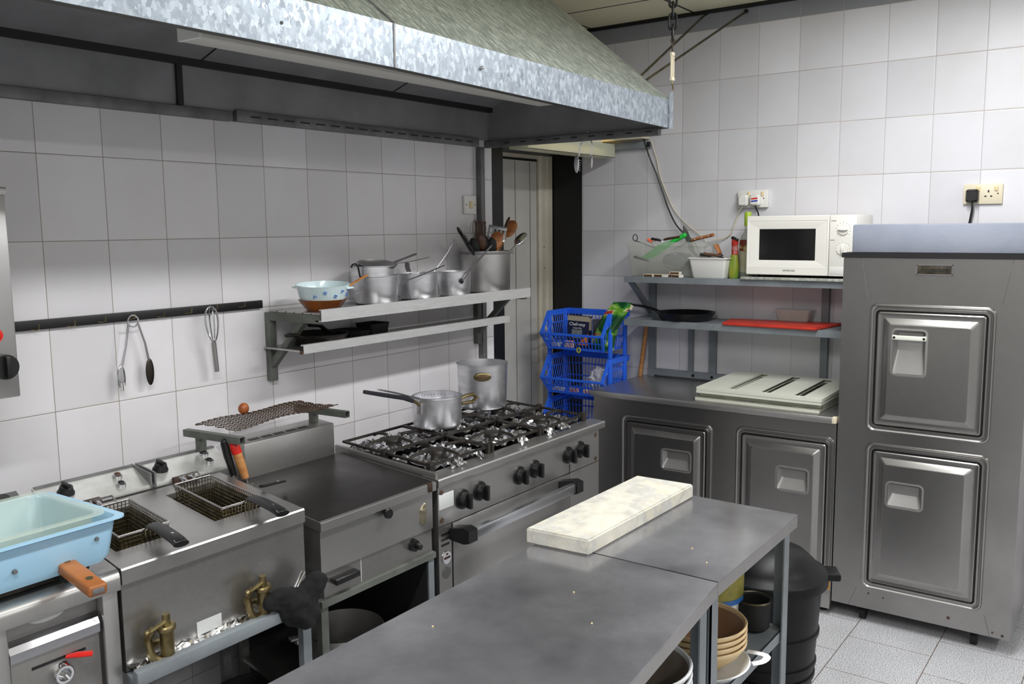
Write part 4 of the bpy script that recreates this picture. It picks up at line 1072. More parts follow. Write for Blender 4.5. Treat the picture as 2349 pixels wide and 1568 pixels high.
t = thing('enamel_dish', 'white enamel dish with handle holding the cream bowls', 'dish', (-2.315,-1.705,.5525))
MB().lathe([(0,0),(.09,0),(.105,.005),(.128,.026),(.132,.029),(.128,.031),(.102,.010),(0,.005)],(-2.315,-1.705,.5525),48).build('dish_body', m_enamel, t)
MB().tube(smooth_path([(-2.265,-1.830,.577),(-2.24,-1.850,.579),(-2.205,-1.845,.579),(-2.205,-1.795,.577)],4),.007,8,flat=(.5,1.4)).build('handle', m_enamel, t)
bowl_stack('white_bowl',(-2.725,-1.735,.5525),.128,7,.0190,m_enamel,m_bowlin,['lowest white bowl of the stack under the near table']+['white bowl in the stack under the near table, %s' % s for s in ('second from the bottom','third from the bottom','in the middle','third from the top','second from the top')]+['topmost white bowl of the stack under the near table, grey inside'],'white bowls stacked under the near table',.085)
t = thing('plastic_bucket', 'white plastic bucket with yellow and blue label behind the cream bowls', 'bucket', (-2.05,-1.622,.5525))
MB().lathe([(0,0),(.078,0),(.082,.004),(.092,.20),(.096,.205),(.097,.225),(.09,.226),(.088,.2),(.078,.008),(0,.006)],(-2.05,-1.622,.5525),40).build('bucket_body', m_white, t)
def patch(mb,c,r0,r1,z0,z1,a0,a1,n=12):
    nn = len(mb.bm.faces)
    lo=[mb.bm.verts.new((c[0]+r0*cos(a0+(a1-a0)*i/n),c[1]+r0*sin(a0+(a1-a0)*i/n),z0)) for i in range(n+1)]
    hi=[mb.bm.verts.new((c[0]+r1*cos(a0+(a1-a0)*i/n),c[1]+r1*sin(a0+(a1-a0)*i/n),z1)) for i in range(n+1)]
    for i in range(n): mb.bm.faces.new((lo[i],lo[i+1],hi[i+1],hi[i]))
    return mb._fin(nn)
cB = (-2.05,-1.622)
lb = patch(MB(),cB,.0925,.0945,.5525+.10,.5525+.195,radians(195),radians(290)).build('label', mat('olive_label',(150,140,60),.5,0,(100,100,50),18), t)
patch(MB(),cB,.0926,.0933,.5525+.085,.5525+.10,radians(200),radians(282)).build('label_stripe', mat('blue_stripe',(40,100,170),.5), lb)
t = thing('black_pot', 'black round pot beside the white bucket on the undershelf', 'pot', (-2.012,-1.737,.5525))
MB().lathe([(0,0),(.035,0),(.045,.01),(.049,.085),(.047,.088),(.043,.084),(.040,.012),(0,.006)],(-2.012,-1.737,.5525),32).build('pot_body', m_blackm, t)
MB().lathe([(.046,.08),(.051,.086),(.048,.09),(.045,.088)],(-2.012,-1.737,.5525),32).build('rim', m_greasy, t)

t = thing('dustbin', 'black plastic dustbin with domed lid behind the far work table', 'bin', (-1.66,-1.645,0))
cb_ = (-1.66,-1.645,0)
MB().lathe([(0,.0),(.128,0),(.134,.01),(.150,.26),(.156,.262),(.157,.275),(.152,.277),(.153,.30),(.159,.302),(.16,.315),(.155,.317),(.160,.40),(.166,.402),(.167,.415),(.162,.418),(.170,.555),(.176,.557),(.176,.572),(.168,.572),(.165,.56),(.13,.012),(0,.01)],cb_,56).build('bin_body', m_bin, t)
ld = MB().lathe([(.180,.562),(.189,.564),(.190,.592),(.186,.598),(.165,.606),(.155,.622),(.12,.655),(.06,.676),(0,.682)],cb_,56).build('lid', m_bin, t)
MB().tube(smooth_path([(-1.705,-1.665,.668),(-1.70,-1.66,.70),(-1.66,-1.645,.712),(-1.62,-1.63,.70),(-1.615,-1.625,.668)],4),.009,8,flat=(1.4,.8)).build('lid_handle', m_bin, ld)
for a in (radians(-62), radians(118)):
    MB().box(-.04,.04,-.018,.028,-.012,.012,.006).xf(Matrix.Translation((-1.66+.195*cos(a),-1.645+.195*sin(a),.585)) @ Matrix.Rotation(a-pi/2,4,'Z')).build('side_clip', m_bin, t)
# ================================================================== refrigerated cabinets on the right wall
XF = -.55
m_pull = steel('pull_steel', (168,166,164), .5, (140,137,134))
def yz(x, pts, z=None): return [(x, p[0], p[1]) for p in pts]
def door_panel(parent, y0, y1, z0, z1, rec, bar=False):
    def L(i, dep, r): return yz(XF-dep, MB().rrect(y0+i, y1-i, z0+i, z1-i, r, 5))
    MB().lofts([L(*a) for a in ((0,-.001,.032),(.003,.006,.031),(.008,.007,.028),(.012,.002,.026),(.016,.002,.024),(.019,.008,.022),(.026,.008,.018),(.030,.0015,.014))],cap1=False).build('door_surround', m_fridge, parent, smooth=50)
    MB().lofts([L(*a) for a in ((.0295,.0005,.014),(.0345,.0005,.012))],cap1=True).build('door_seal', m_black, parent, smooth=0)
    mb = MB()
    loops = mb.loft([L(*a) for a in ((.0345,.001,.010),(.0345,.008,.010),(.038,.011,.008),(.044,.010,.006),(.050,.009,.006),(.058,.010,.007),(.076,.0245,.01),(.083,.0265,.010),(.086,.0265,.0008))],cap1=False)
    a,b,c,d_ = rec
    def R(i, dep, r, f=None):
        pts = MB().rrect(a+i, b-i, c+i, d_-i, r, 5)
        if f: pts = [((a+b)/2+(p[0]-(a+b)/2)*f[0], d_-(d_-p[1])*f[1]-f[2]) for p in pts]
        return yz(XF-dep, pts)
    rim = [mb.bm.verts.new(p) for p in R(.003,.0265,.0008)]
    for i in range(len(rim)):
        j = (i+1) % len(rim); mb.bm.faces.new((loops[-1][i],loops[-1][j],rim[j],rim[i]))
    dr = mb.build('door', m_fridge, parent, smooth=22)
    dv = dr.data.vertices; ox = ORG[dr.name].x
    for pl in dr.data.polygons:
        if all(abs(dv[i].co.x+ox-(XF-.0265)) < 1e-5 for i in pl.vertices): pl.use_smooth = False
    MB().lofts([R(-.007,.0266,.02),R(0,.0272,.015),R(.0025,.023,.013),R(.004,.004,.012,(.80,.42,.010))],cap1=True).build('finger_pull', m_pull, dr, smooth=12)
    if bar:
        zc = d_-.030
        h = MB().box(XF-.036,XF-.031,a-.002,b+.002,zc-.009,zc+.009,.002).box(XF-.031,XF-.026,a-.002,a+.012,zc-.009,zc+.009).box(XF-.031,XF-.026,b-.012,b+.002,zc-.009,zc+.009).build('handle', mat('white_handle',(222,226,214),.35), dr)
        MB().cyl((XF-.0355,a+.006,zc),(XF-.0375,a+.006,zc),.005).cyl((XF-.0355,b-.006,zc),(XF-.0375,b-.006,zc),.005).build('bolt', m_black, h)
    return dr

bc = thing('counter_fridge', 'low two door stainless refrigerated counter on the right wall', 'refrigerator', (-.28,-.93,0))
MB().box(XF,-.02,-1.534,-.345,.045,.846).build('cabinet', m_fridge, bc, smooth=0)
MB().box(-.572,-.003,-1.536,-.335,.848,.876,.002).build('worktop', m_steelH, bc)
MB().box(-.573,-.545,-1.5365,-1.520,.850,.8765,.001).build('cut_end', m_cream, bc)
door_panel(bc,-.980,-.505,.148,.772,(-.880,-.735,.540,.632))
door_panel(bc,-1.530,-1.090,.148,.786,(-1.428,-1.292,.532,.632))
MB().box(XF-.006,XF,-1.532,-1.36,.028,.112,.001).build('kick_panel', m_steelD, bc)
MB().box(XF-.002,XF+.01,-1.53,-1.36,.112,.15).build('exposed_chipboard', m_chip, bc, smooth=0)
for y in (-.38,-1.49):
    for x in (-.50,-.10): MB().cyl((x,y,0),(x,y,.046),.018).build('foot', m_blackm, bc)

tf = thing('upright_fridge', 'tall two door stainless refrigerator at the right edge', 'refrigerator', (-.28,-1.88,0))
MB().box(XF,-.02,-2.222,-1.539,.066,1.546).build('cabinet', m_fridge, tf, smooth=0)
door_panel(tf,-2.113,-1.650,.832,1.364,(-1.873,-1.750,1.083,1.262),True)
door_panel(tf,-2.118,-1.655,.158,.788,(-1.885,-1.752,.536,.634))
MB().box(-.556,-.04,-2.225,-1.532,1.547,1.566).build('top_seal', m_blackm, tf, smooth=0)
np_ = MB().box(XF-.004,XF,-1.951,-1.822,1.483,1.521,.001).build('nameplate', mat('worn_plate',(96,88,74),.45,.6,(46,42,38),14), tf)
MB().box(XF-.006,XF-.003,-1.952,-1.821,1.519,1.522).box(XF-.006,XF-.003,-1.952,-1.821,1.482,1.485).box(XF-.006,XF-.003,-1.824,-1.821,1.482,1.522).box(XF-.006,XF-.003,-1.952,-1.949,1.482,1.522).build('plate_rim', m_chrome, np_, smooth=0)
text('Fr  nobro', .026, face_mx(XF-.0045,-1.888,1.503), 'lettering', m_black, np_)
for a,b in (((-1.612,1.545),(-1.640,1.372)),((-2.158,1.545),(-2.128,1.372)),((-2.128,.15),(-2.150,.068)),((-1.64,.15),(-1.61,.068))):
    MB().tube([(XF-.0003,a[0],a[1]),(XF-.0003,b[0],b[1])],.0011,4).build('frame_seam', m_rail, tf, smooth=0)
for y,z,r in ((-2.0,.105,.006),(-2.16,.085,.004),(-2.195,.08,.005),(-1.69,.135,.004),(-1.75,.128,.003)):
    MB().cyl((XF,y,z),(XF-.002,y,z),r).build('screw', m_rust, tf)
for x,y in ((-.50,-2.09),(-.50,-1.66),(-.08,-2.09),(-.08,-1.66)):
    MB().cyl((x,y-.012,.026),(x,y+.012,.026),.026).box(x-.02,x+.02,y-.02,y+.02,.05,.067).build('castor', m_blackm, tf)
tag(MB().box(-.535,-.10,-2.24,-1.566,1.5665,1.681,.006).build('foam_block', m_foamb), 'long pale blue foam block lying on top of the tall refrigerator', 'block')

# ================================================================== shelf rack on the right wall
t = thing('shelf_rack', 'grey painted two tier rack standing on the refrigerated counter', 'shelf', (-.14,-.94,.876))
for z0,z1,nm in ((1.398,1.426,'upper_shelf'),(1.176,1.206,'middle_shelf')):
    mb = MB().box(-.275,-.003,-1.522,-.366,z1-.004,z1)
    mb.box(-.281,-.277,-1.524,-.364,z0,z1+.003).box(-.279,-.003,-.368,-.364,z0,z1+.001).box(-.010,-.003,-1.522,-.366,z0,z1)
    mb.build(nm, m_greypaint, t, smooth=0)
for y0,y1,zt in ((-.412,-.376,1.398),(-1.33,-1.296,1.398)):
    MB().box(-.03,-.003,y0,y1,.8765,zt).build('upright', m_greypaint, t, smooth=0)
for y0,y1 in ((-.632,-.607),(-.761,-.722)):
    MB().box(-.022,-.003,y0,y1,.918,1.18).build('upright', m_greypaint, t, smooth=0)
MB().box(-.03,-.003,-1.40,-.4125,.886,.918).build('base_rail', m_greypaint, t, smooth=0)
MB().prism([(-.265,1.398),(-.235,1.398),(-.028,1.245),(-.028,1.215)],'y',-.402,-.376).build('diagonal_brace', m_greypaint, t, smooth=0)
for y in (-.64,-.745): MB().cyl((-.030,y,.90),(-.033,y,.90),.008).build('bolt_head', m_blackm, t)
tag(MB().box(-.296,-.02,-1.522,-.995,1.4295,1.4405,.001).build('laminate_board', mat('speckled_laminate',(190,192,184),.5,0,(140,142,134),60)), 'speckled laminate board under the microwave', 'board')

mw = thing('microwave_oven', 'white microwave oven with two dials on the upper rack shelf', 'microwave', (-.14,-1.26,1.4405))
MB().box(-.262,-.02,-1.514,-1.014,1.452,1.724,.004).build('casing', m_mw, mw)
for y in (-1.05,-1.47):
    for x in (-.24,-.05): MB().box(x-.015,x+.015,y-.015,y+.015,1.4405,1.453).build('foot', m_blackp, mw)
def LY(i, x, r): return [(x,p[0],p[1]) for p in MB().rrect(-1.394+i[0],-1.014-i[1],1.453+i[2],1.7235-i[3],r,3)]
mb = MB()
lp = [LY((0,0,0,0),-.262,.004),LY((0,0,0,0),-.277,.004),LY((.003,.003,.003,.003),-.280,.004),LY((.008,.008,.038,.022),-.280,.003),LY((.010,.010,.040,.024),-.2785,.003),LY((.020,.018,.046,.034),-.2785,.003),LY((.062,.058,.066,.060),-.2685,.002)]
mb.loft(lp,cap1=True)
dr = mb.build('door', m_mw, mw, smooth=30)
MB().box(-.2692,-.2675,-1.332,-1.072,1.521,1.6635).build('window', m_dark, dr, smooth=0)
text('SAMSUNG', .0125, face_mx(-.2801,-1.218,1.4735), 'lettering', m_black, dr)
cp = MB().box(-.279,-.262,-1.513,-1.397,1.453,1.7235,.002).build('control_panel', m_mw, mw)
for z,rot in ((1.659,0),(1.571,90)):
    k = MB().cyl((-.279,-1.456,z),(-.284,-1.456,z),.024,.0235,32).build('dial', m_mw, cp)
    mb = MB().ball((0,0,0),.0215,(.38,1,.32),20,10)
    mb.xf(Matrix.Translation((-.288,-1.456,z)) @ Matrix.Rotation(radians(rot),4,'X')).build('dial_grip', m_mw, k)
mb = MB()
for z in (1.659,1.571):
    for q in range(11):
        a = radians(-40+26*q); mb.box(-.2798,-.2788,-1.456-.031*cos(a)-.0015,-1.456-.031*cos(a)+.0015,z+.031*sin(a)-.001,z+.031*sin(a)+.001)
mb.box(-.2798,-.2788,-1.425,-1.402,1.697,1.699).box(-.2798,-.2788,-1.42,-1.402,1.612,1.614)
mb.build('dial_marks', m_rail, cp, smooth=0)
MB().box(-.2805,-.2785,-1.50,-1.402,1.462,1.494,.001).build('door_button', m_white, cp)

# tub of utensils
def open_box(x0,x1,y0,y1,z0,z1,ins,th,rim):
    mb = MB()
    def L(i,z,r=.012): return [(p[0],p[1],z) for p in MB().rrect(x0+i,x1-i,y0+i,y1-i,r,4)]
    mb.loft([L(ins+.004,z0),L(ins,z0+.006),L(0,z1-rim),L(-.006,z1-rim),L(-.007,z1),L(0,z1),L(th,z1-.002),L(ins+th,z0+.008),L(ins+.006,z0+.003)],cap0=True)
    return mb
tag(open_box(-.225,-.05,-.775,-.348,1.4265,1.602,.014,.0025,.02).build('clear_tub', m_clearbox), 'large translucent plastic tub full of utensils on the upper rack shelf', 'tub')
def knife(name, lab, p, q, m_h, r=.011, blade=None, m_b=None, cat='knife', flat=(.6,1.2), rivets=0, grp='utensils in the translucent tub'):
    p = Vector(p); q = Vector(q)
    t = thing(name, lab, cat, tuple(p), group=grp)
    d0 = (q-p); 
    h = MB().tube(smooth_path([p,p.lerp(q,.3)+V(0,0,.001),p.lerp(q,.75),q],4),[r*.8]*2+[r]*8+[r*1.08]*3,10,flat=flat).build('handle', m_h, t)
    if rivets:
        for k in range(rivets):
            c = p.lerp(q,.2+.32*k); MB().ball(c+V(-r*1.08,0,0),.0035,(.5,1,1),10,8).build('rivet', m_label, h)
    if blade:
        b = Vector(blade); MB().tube([p,p.lerp(b,.15),p.lerp(b,.8),b],[.010,.017,.015,.003],6,flat=(.12,1.0)).build('blade', m_b or m_chrome, t)
    return t
t = thing('plastic_knife', 'green plastic spatula knife slanting down inside the translucent tub', 'spatula', (-.19,-.5,1.5), group='utensils in the translucent tub')
mb = MB().prism([(-.402,1.512),(-.42,1.522),(-.52,1.588),(-.60,1.612),(-.612,1.606),(-.60,1.592),(-.55,1.558),(-.50,1.524),(-.44,1.511)],'x',-.203,-.200)
mb.build('blade', m_green, t)
MB().tube([(-.200,-.585,1.598),(-.19,-.62,1.618),(-.185,-.650,1.634)],[.009,.012,.0125],10).ball((-.185,-.652,1.635),.0125).build('handle', m_green, t)
knife('wooden_knife','brown handled knife lying across the rim of the translucent tub',(-.19,-.545,1.614),(-.195,-.635,1.628),m_woodd,.011,(-.17,-.44,1.60))
knife('kitchen_knife','wooden handled knife with white rivets at the right end of the translucent tub',(-.20,-.70,1.610),(-.20,-.812,1.637),m_wood,.0135,(-.12,-.56,1.56),rivets=3)
knife('dark_knife','dark blue handled utensil between the orange and brown handles in the tub',(-.19,-.522,1.609),(-.19,-.476,1.618),m_blackp,.011,(-.15,-.58,1.56))
knife('orange_peeler','orange tipped handle at the left rim of the translucent tub',(-.19,-.475,1.598),(-.195,-.455,1.616),m_orange,.013,(-.15,-.52,1.53),cat='peeler')
t = thing('wire_skewer', 'wire skewer with loop end at the left rim of the translucent tub', 'skewer', (-.16,-.4,1.5), group='utensils in the translucent tub')
MB().tube([(-.19,-.378+.013*cos(a),1.623+.017*sin(a)) for a in [2*pi*k/18 for k in range(18)]],.0022,6,closed=True).tube([(-.19,-.383,1.607),(-.15,-.50,1.56)],.0022,6).build('wire', m_blackm, t)
knife('black_whisk_handle','dark grey handle lying low in the left of the translucent tub',(-.20,-.46,1.505),(-.205,-.385,1.526),m_blackp,.012,(-.12,-.66,1.45),m_steelD,cat='utensil')
knife('steel_cleaver','steel blade sticking up at the back of the translucent tub',(-.10,-.66,1.55),(-.10,-.72,1.50),m_blackp,.011,(-.12,-.615,1.684),m_steelD,cat='knife')
MB_dark = MB().ball((-.13,-.60,1.50),.05,(.7,1.9,.9),20,12)
for v in MB_dark.bm.verts: v.co += Vector((random.uniform(-1,1),random.uniform(-1,1),random.uniform(-1,1)))*.006
tag(MB_dark.build('dark_bag', mat('dark_film',(70,76,92),.35), smooth=0), 'dark bundle of plastic film inside the translucent tub', 'film')

tag(open_box(-.262,-.135,-.905,-.712,1.4265,1.527,.014,.002,.006).build('white_tub', m_white), 'small white plastic tub with wooden handled knives on the upper rack shelf', 'tub')
knife('paring_knife','dark tipped wooden handle lying across the white tub rim',(-.205,-.855,1.534),(-.225,-.775,1.545),m_woodd,.0125,(-.19,-.90,1.525),grp='knives in the white tub')
knife('boning_knife','wooden handle with round pale rivet standing behind the white tub knives',(-.18,-.84,1.545),(-.17,-.815,1.588),m_wood,.013,(-.19,-.87,1.46),grp='knives in the white tub')
knife('steak_knife','black tipped handle at the left in the white tub',(-.20,-.80,1.533),(-.235,-.765,1.542),m_blackp,.0125,(-.18,-.85,1.50),grp='knives in the white tub')
mb = MB().ball((-.165,-.755,1.545),.04,(.8,1.1,1.25),16,10)
for v in mb.bm.verts: v.co += Vector((random.uniform(-1,1),random.uniform(-1,1),random.uniform(-1,1)))*.008
tag(mb.build('clear_bag', m_film, smooth=0), 'crumpled clear plastic bag standing out of the white tub', 'bag')

def matchbox(c, rot, lab, first=[]):
    if not first:
        t = thing('matchbox', lab, 'matchbox', c, rot, 'matchboxes on the upper rack shelf')
        MB().box(-.017,.017,-.026,.026,0,.0145,.0006).build('sleeve', m_cream, t, local=True, smooth=0)
        MB().box(-.0175,-.0168,-.023,.023,.002,.0125).build('striker_strip', m_woodd, t, local=True, smooth=0)
        MB().box(-.015,.015,-.0263,.0263,.0015,.013).build('drawer', m_white, t, local=True, smooth=0)
        first.append(t); return t
    return dup(first[0], c, (0,0,rot), lab)
matchbox((-.252,-.494,1.4265),0,'matchbox furthest left in the row in front of the tub')
matchbox((-.25,-.551,1.4265),radians(-9),'second matchbox from the left in front of the tub')
matchbox((-.25,-.596,1.4265),radians(82),'matchbox turned end on in the middle of the row')
matchbox((-.252,-.648,1.4265),radians(-14),'matchbox furthest right in the row on the shelf')
matchbox((-.249,-.638,1.4413),radians(4),'matchbox lying on top of the rightmost matchbox')

t = thing('sauce_pouch', 'yellow and red sauce bottle standing left of the tall bottle', 'bottle', (-.20,-.918,1.4265))
mb = MB().lathe([(0,0),(.02,0),(.0245,.01),(.024,.06),(.018,.105),(.016,.115)],(-.20,-.922,1.4265),24)
for v in mb.bm.verts: v.co.x = -.20+(v.co.x+.20)*.7
mb.build('lower_body', mat('lime_plastic',(160,158,44),.35,0,(74,136,50),10,(1,1,.6)), t)
mb = MB().lathe([(.016,.115),(.0155,.16),(.017,.163),(.016,.19),(0,.192)],(-.20,-.925,1.4265),24)
for v in mb.bm.verts: v.co.x = -.20+(v.co.x+.20)*.75
mb.build('red_wrap', mat('red_wrap',(180,44,30),.35,0,(200,196,190),16,lo=.5,hi=.75), t)
MB().box(-.212,-.188,-.941,-.906,1.612,1.624,.003).xf(Matrix.Translation((-.2,-.923,1.615)) @ Matrix.Rotation(radians(28),4,'X') @ Matrix.Translation((.2,.923,-1.615))).build('cap', m_blackp, t)
t = thing('glass_bottle', 'clear glass bottle with green cap partly hidden by the microwave', 'bottle', (-.15,-.965,1.4265))
MB().lathe([(0,0),(.034,0),(.037,.005),(.037,.175),(.033,.20),(.018,.222),(.0145,.24),(.0145,.312),(0,.312)],(-.15,-.968,1.4265),32).build('glass_body', mat('bottle_glass',(200,208,196),.08,alpha=.55), t)
MB().lathe([(.0155,.252),(.017,.254),(.017,.315),(.0155,.318),(0,.318)],(-.15,-.968,1.4265),24).build('green_cap', mat('lime_cap',(160,190,50),.35), t)
MB().lathe([(.0375,.03),(.0375,.175)],(-.15,-.968,1.4265),32).build('label', mat('bottle_label',(196,192,164),.5,0,(176,170,140),12), t)
MB().lathe([(.0379,.132),(.0379,.176),(.036,.186)],(-.15,-.968,1.4265),32).build('neck_label', mat('brown_label',(120,56,40),.5,0,(196,186,120),22,lo=.5,hi=.6), t)
MB().lathe([(0,.006),(.0345,.006),(.0345,.028),(0,.028)],(-.15,-.968,1.4265),24).build('contents', m_woodd, t)

# things on the middle shelf
t = frypan((-.165,-.655,1.2065), .150, .042, radians(86), .205, .022, mat('black_nonstick',(15,15,16),.35), 'black non stick frying pan on the middle rack shelf, handle to the left', hm=m_blackp)
mb = MB()
mb.hexa([(-.292,-.905,1.2065),(-.300,-1.36,1.2065),(-.03,-1.395,1.2065),(-.085,-.865,1.2065),(-.292,-.905,1.220),(-.300,-1.36,1.220),(-.03,-1.395,1.220),(-.085,-.865,1.220)])
bmesh.ops.bevel(mb.bm, geom=mb.bm.edges[:], offset=.004, segments=2, affect='EDGES')
tag(mb.build('cutting_board', m_redboard), 'red plastic cutting board on the middle rack shelf', 'board')
tag(open_box(-.115,-.03,-1.265,-1.10,1.2205,1.278,.008,.002,.01).build('food_tub', m_clearbox), 'small frosted food tub on the back of the red cutting board', 'tub')
tag(MB().cyl((-.046,-.337,.877),(-.040,-.372,1.172),.0115,.0115,14).build('wooden_stick', m_woodl), 'round wooden stick leaning under the middle rack shelf', 'stick')

# slatted panels
def slat_panel(mb, w, d, th):
    zt = th-.0022
    mb.box(-d/2,-d/2+.035,-w/2,w/2,zt,th).box(d/2-.025,d/2,-w/2,w/2,zt,th)
    mb.box(-d/2,-d/2+.004,-w/2,w/2,0,zt).box(d/2-.004,d/2,-w/2,w/2,0,zt).box(-d/2,d/2,-w/2,-w/2+.004,0,zt).box(-d/2,d/2,w/2-.004,w/2,0,zt)
    sl = .042; y = -w/2
    for bw in [q*(w-3*sl) for q in (.195,.24,.262,.303)]:
        mb.box(-d/2+.035,d/2-.025,y,y+bw,zt,th).box(-d/2+.035,d/2-.025,y+bw-.002 if y < w/2-bw-.001 else y,y+bw,th-.008,zt); y += bw+sl
    return mb
Pn = []; PX = -.016
labs = ['lowest slatted cream panel of the stack, sticking out at the front','second slatted cream panel from the bottom, set back','middle slatted cream panel of the stack, set back','second slatted cream panel from the top','topmost slatted cream panel of the stack on the counter']
spots = [(-.265,-1.165,.877,0),(-.228,-1.165,.8915,0.3),(-.235,-1.172,.9057,-.2),(-.283,-1.178,.9197,0.2),(-.285,-1.180,.9335,0)]
for k,(x,y,z,r) in enumerate(spots):
    x += PX
    if k == 0:
        t = thing('slatted_panel', labs[0], 'panel', (x,y,z), radians(r), 'slatted panels stacked on the counter')
        mb = slat_panel(MB(), .575, .49, .0135); mb.build('panel', m_panel, t, local=True, smooth=0)
        mb = MB()
        for q in range(8): mb.ball((-.236,-.26+.074*q,.0135),.003,(1,1,.4),8,6)
        mb.build('stud', m_white, t, local=True)
        Pn.append(t)
    else:
        c = dup(Pn[0], (x,y,z), (0, radians(-1.0) if k > 2 else 0, radians(r)), labs[k])

# ================================================================== blue basket tower
def basket_tier():
    t = thing('plastic_basket', 'topmost blue basket of the stacked tower, box and bags inside', 'basket', (0,0,0), 0, 'stacked blue baskets')
    YB, YT = .160, .186
    def ztop(x): return .195 if x >= -.06 else .085+(x+.14)/.08*.11
    mb = MB()
    n = 13
    for s in (-1,1):
        for i in range(n+1):
            f = i/n; xb = -.085+.205*f; xt = -.135+.272*f
            mb.tube([(xb,s*YB,.004),(xt,s*YT,ztop(xt)-.004)],.0027,4)
        for h in (.34,.68):
            mb.tube([(-.085-.05*h,s*(YB+(YT-YB)*h*.6),.085*h+.01),(-.06,s*(YB+(YT-YB)*h),.195*h),(.12+.02*h,s*(YB+(YT-YB)*h),.195*h)],.0032,4)
    m = 17
    for i in range(m+1):
        f = -1+2*i/m
        mb.tube([(-.085,f*YB,.004),(-.138,f*YT,.085)],.0027,4)
        mb.tube([(.12,f*YB,.004),(.14,f*YT,.192)],.0027,4)
    mb.tube([(-.112,-YB-.01,.044),(-.112,YB+.01,.044)],.0032,4)
    for h in (.34,.68): mb.tube([(.12+.02*h,-YB-.01,.195*h),(.12+.02*h,YB+.01,.195*h)],.0032,4)
    mb.build('slatted_walls', m_blue, t, local=True, smooth=0)
    mb = MB()
    for i in range(15):
        y = -YB+2*YB*i/14; mb.box(-.085,.12,y-.004,y+.004,0,.004)
    for i in range(8):
        x = -.085+.205*i/7; mb.box(x-.004,x+.004,-YB,YB,0,.004)
    mb.build('slatted_base', m_blue, t, local=True, smooth=0)
    mb = MB()
    mb.box(.134,.146,-.192,.192,.168,.2,.003)
    for s in (-1,1):
        mb.hexa([(-.062,s*.182,.172),(.146,s*.182,.172),(.146,s*.194,.172),(-.062,s*.194,.172),(-.062,s*.182,.2),(.146,s*.182,.2),(.146,s*.194,.2),(-.062,s*.194,.2)])
        mb.hexa([(-.143,s*.180,.080),(-.131,s*.180,.080),(-.131,s*.194,.080),(-.143,s*.194,.080),(-.066,s*.180,.2),(-.05,s*.180,.2),(-.05,s*.194,.2),(-.066,s*.194,.2)])
        mb.hexa([(-.092,s*.158,.0),(-.080,s*.158,.0),(-.080,s*.172,.0),(-.092,s*.172,.0),(-.143,s*.180,.088),(-.129,s*.180,.088),(-.129,s*.194,.088),(-.143,s*.194,.088)])
    mb.box(-.144,-.134,-.192,.192,.080,.092,.002).box(-.09,-.08,-.166,.166,0,.012,.002)
    mb.build('rim', m_blue, t, local=True, smooth=0)
    for x,s in ((-.052,-1),(-.052,1),(.105,-1),(.105,1)):
        MB().box(x-.012,x+.012,s*.188-.008,s*.188+.008,-.037,.197,.003).build('post', m_blue, t, local=True)
    return t
b0 = basket_tier(); BX, BY = -.285, -.128
b0.location = (BX,BY,1.037); ORG[b0.name] = V(BX,BY,1.037)
for k,lab in enumerate(('second blue basket from the top, clear bag inside','middle blue basket of the tower, just above the range top','fourth blue basket from the top, mostly hidden by the range','lowest blue basket of the tower on the floor')):
    dup(b0, (BX,BY,1.037-.2375*(k+1)), None, lab)
    if k == 3:
        pass
for x,s in ((-.052,-1),(-.052,1),(.105,-1),(.105,1)):
    pass
tag(MB().box(BX-.10,BX+.13,BY-.18,BY+.18,0,.0495).build('plinth', m_blue, smooth=0), 'low blue base under the basket tower', 'base')
B0 = 1.0415
t = thing('food_box', 'dark blue food carton standing in the topmost blue basket', 'box', (-.30,-.13,B0))
Mx = Matrix.Translation((-.305,-.105,B0)) @ Matrix.Rotation(radians(8),4,'Z') @ Matrix.Rotation(radians(3),4,'X')
m_navy = mat('navy_carton',(24,30,62),.45); 
MB().box(-.02,.02,-.062,.062,0,.172).xf(Mx).build('carton', m_navy, t, smooth=0)
MB().box(-.0205,-.0195,-.062,.062,.146,.172).box(-.02,.02,-.0625,-.0615,.10,.165).xf(Mx).build('torn_flap', mat('carton_board',(160,150,132),.8), t, smooth=0)
MB().box(-.0207,-.02,-.024,.036,.055,.10).xf(Mx).build('printed_picture', mat('grey_print',(120,128,140),.5,0,(90,96,80),30), t, smooth=0)
MB().prism([(-.060,.02),(-.060,.085),(-.03,.055),(.0,.02)],'x',-.0209,-.02,M=Mx).build('orange_print', mat('orange_print',(216,130,44),.5,0,(170,60,30),24), t, smooth=0)
def box_text(body, size, y, z): 
    Mq = Mx @ face_mx(-.0212, y, z)
    return text(body, size, Mq, 'lettering', m_white, t)
box_text('Chef-way', .024, .006, .128)
box_text('Custard Mix', .010, .004, .108)
t = thing('food_box', 'dark grey carton behind the navy one in the topmost blue basket', 'box', (-.26,-.21,B0))
MB().box(-.29,-.25,-.245,-.182,B0,B0+.155).build('carton', mat('grey_carton',(74,76,88),.5,0,(60,62,74),20), t, smooth=0)
def crumple(mb, amp):
    for v in mb.bm.verts: v.co += Vector((random.uniform(-1,1),random.uniform(-1,1),random.uniform(-1,1)))*amp
    return mb
m_bag = None
def bag_mat():
    N = NT('green_food_bag'); b = N.b
    v = N.coords((1,1,2.2),(.5,0,0)); f = N.noise(v, 11, 4)
    N.l(N.ramp(f,[(.40,lin((16,70,36))),(.50,lin((30,104,44))),(.58,lin((120,176,52))),(.62,lin((210,200,170))),(.64,lin((176,56,36)))]), b.inputs['Base Color'])
    b.inputs['Roughness'].default_value = .3
    return N.m
m_bag = bag_mat()
t = thing('food_bag', 'torn green food bag leaning out of the right side of the topmost basket', 'bag', (-.28,-.26,B0))
mb = MB()
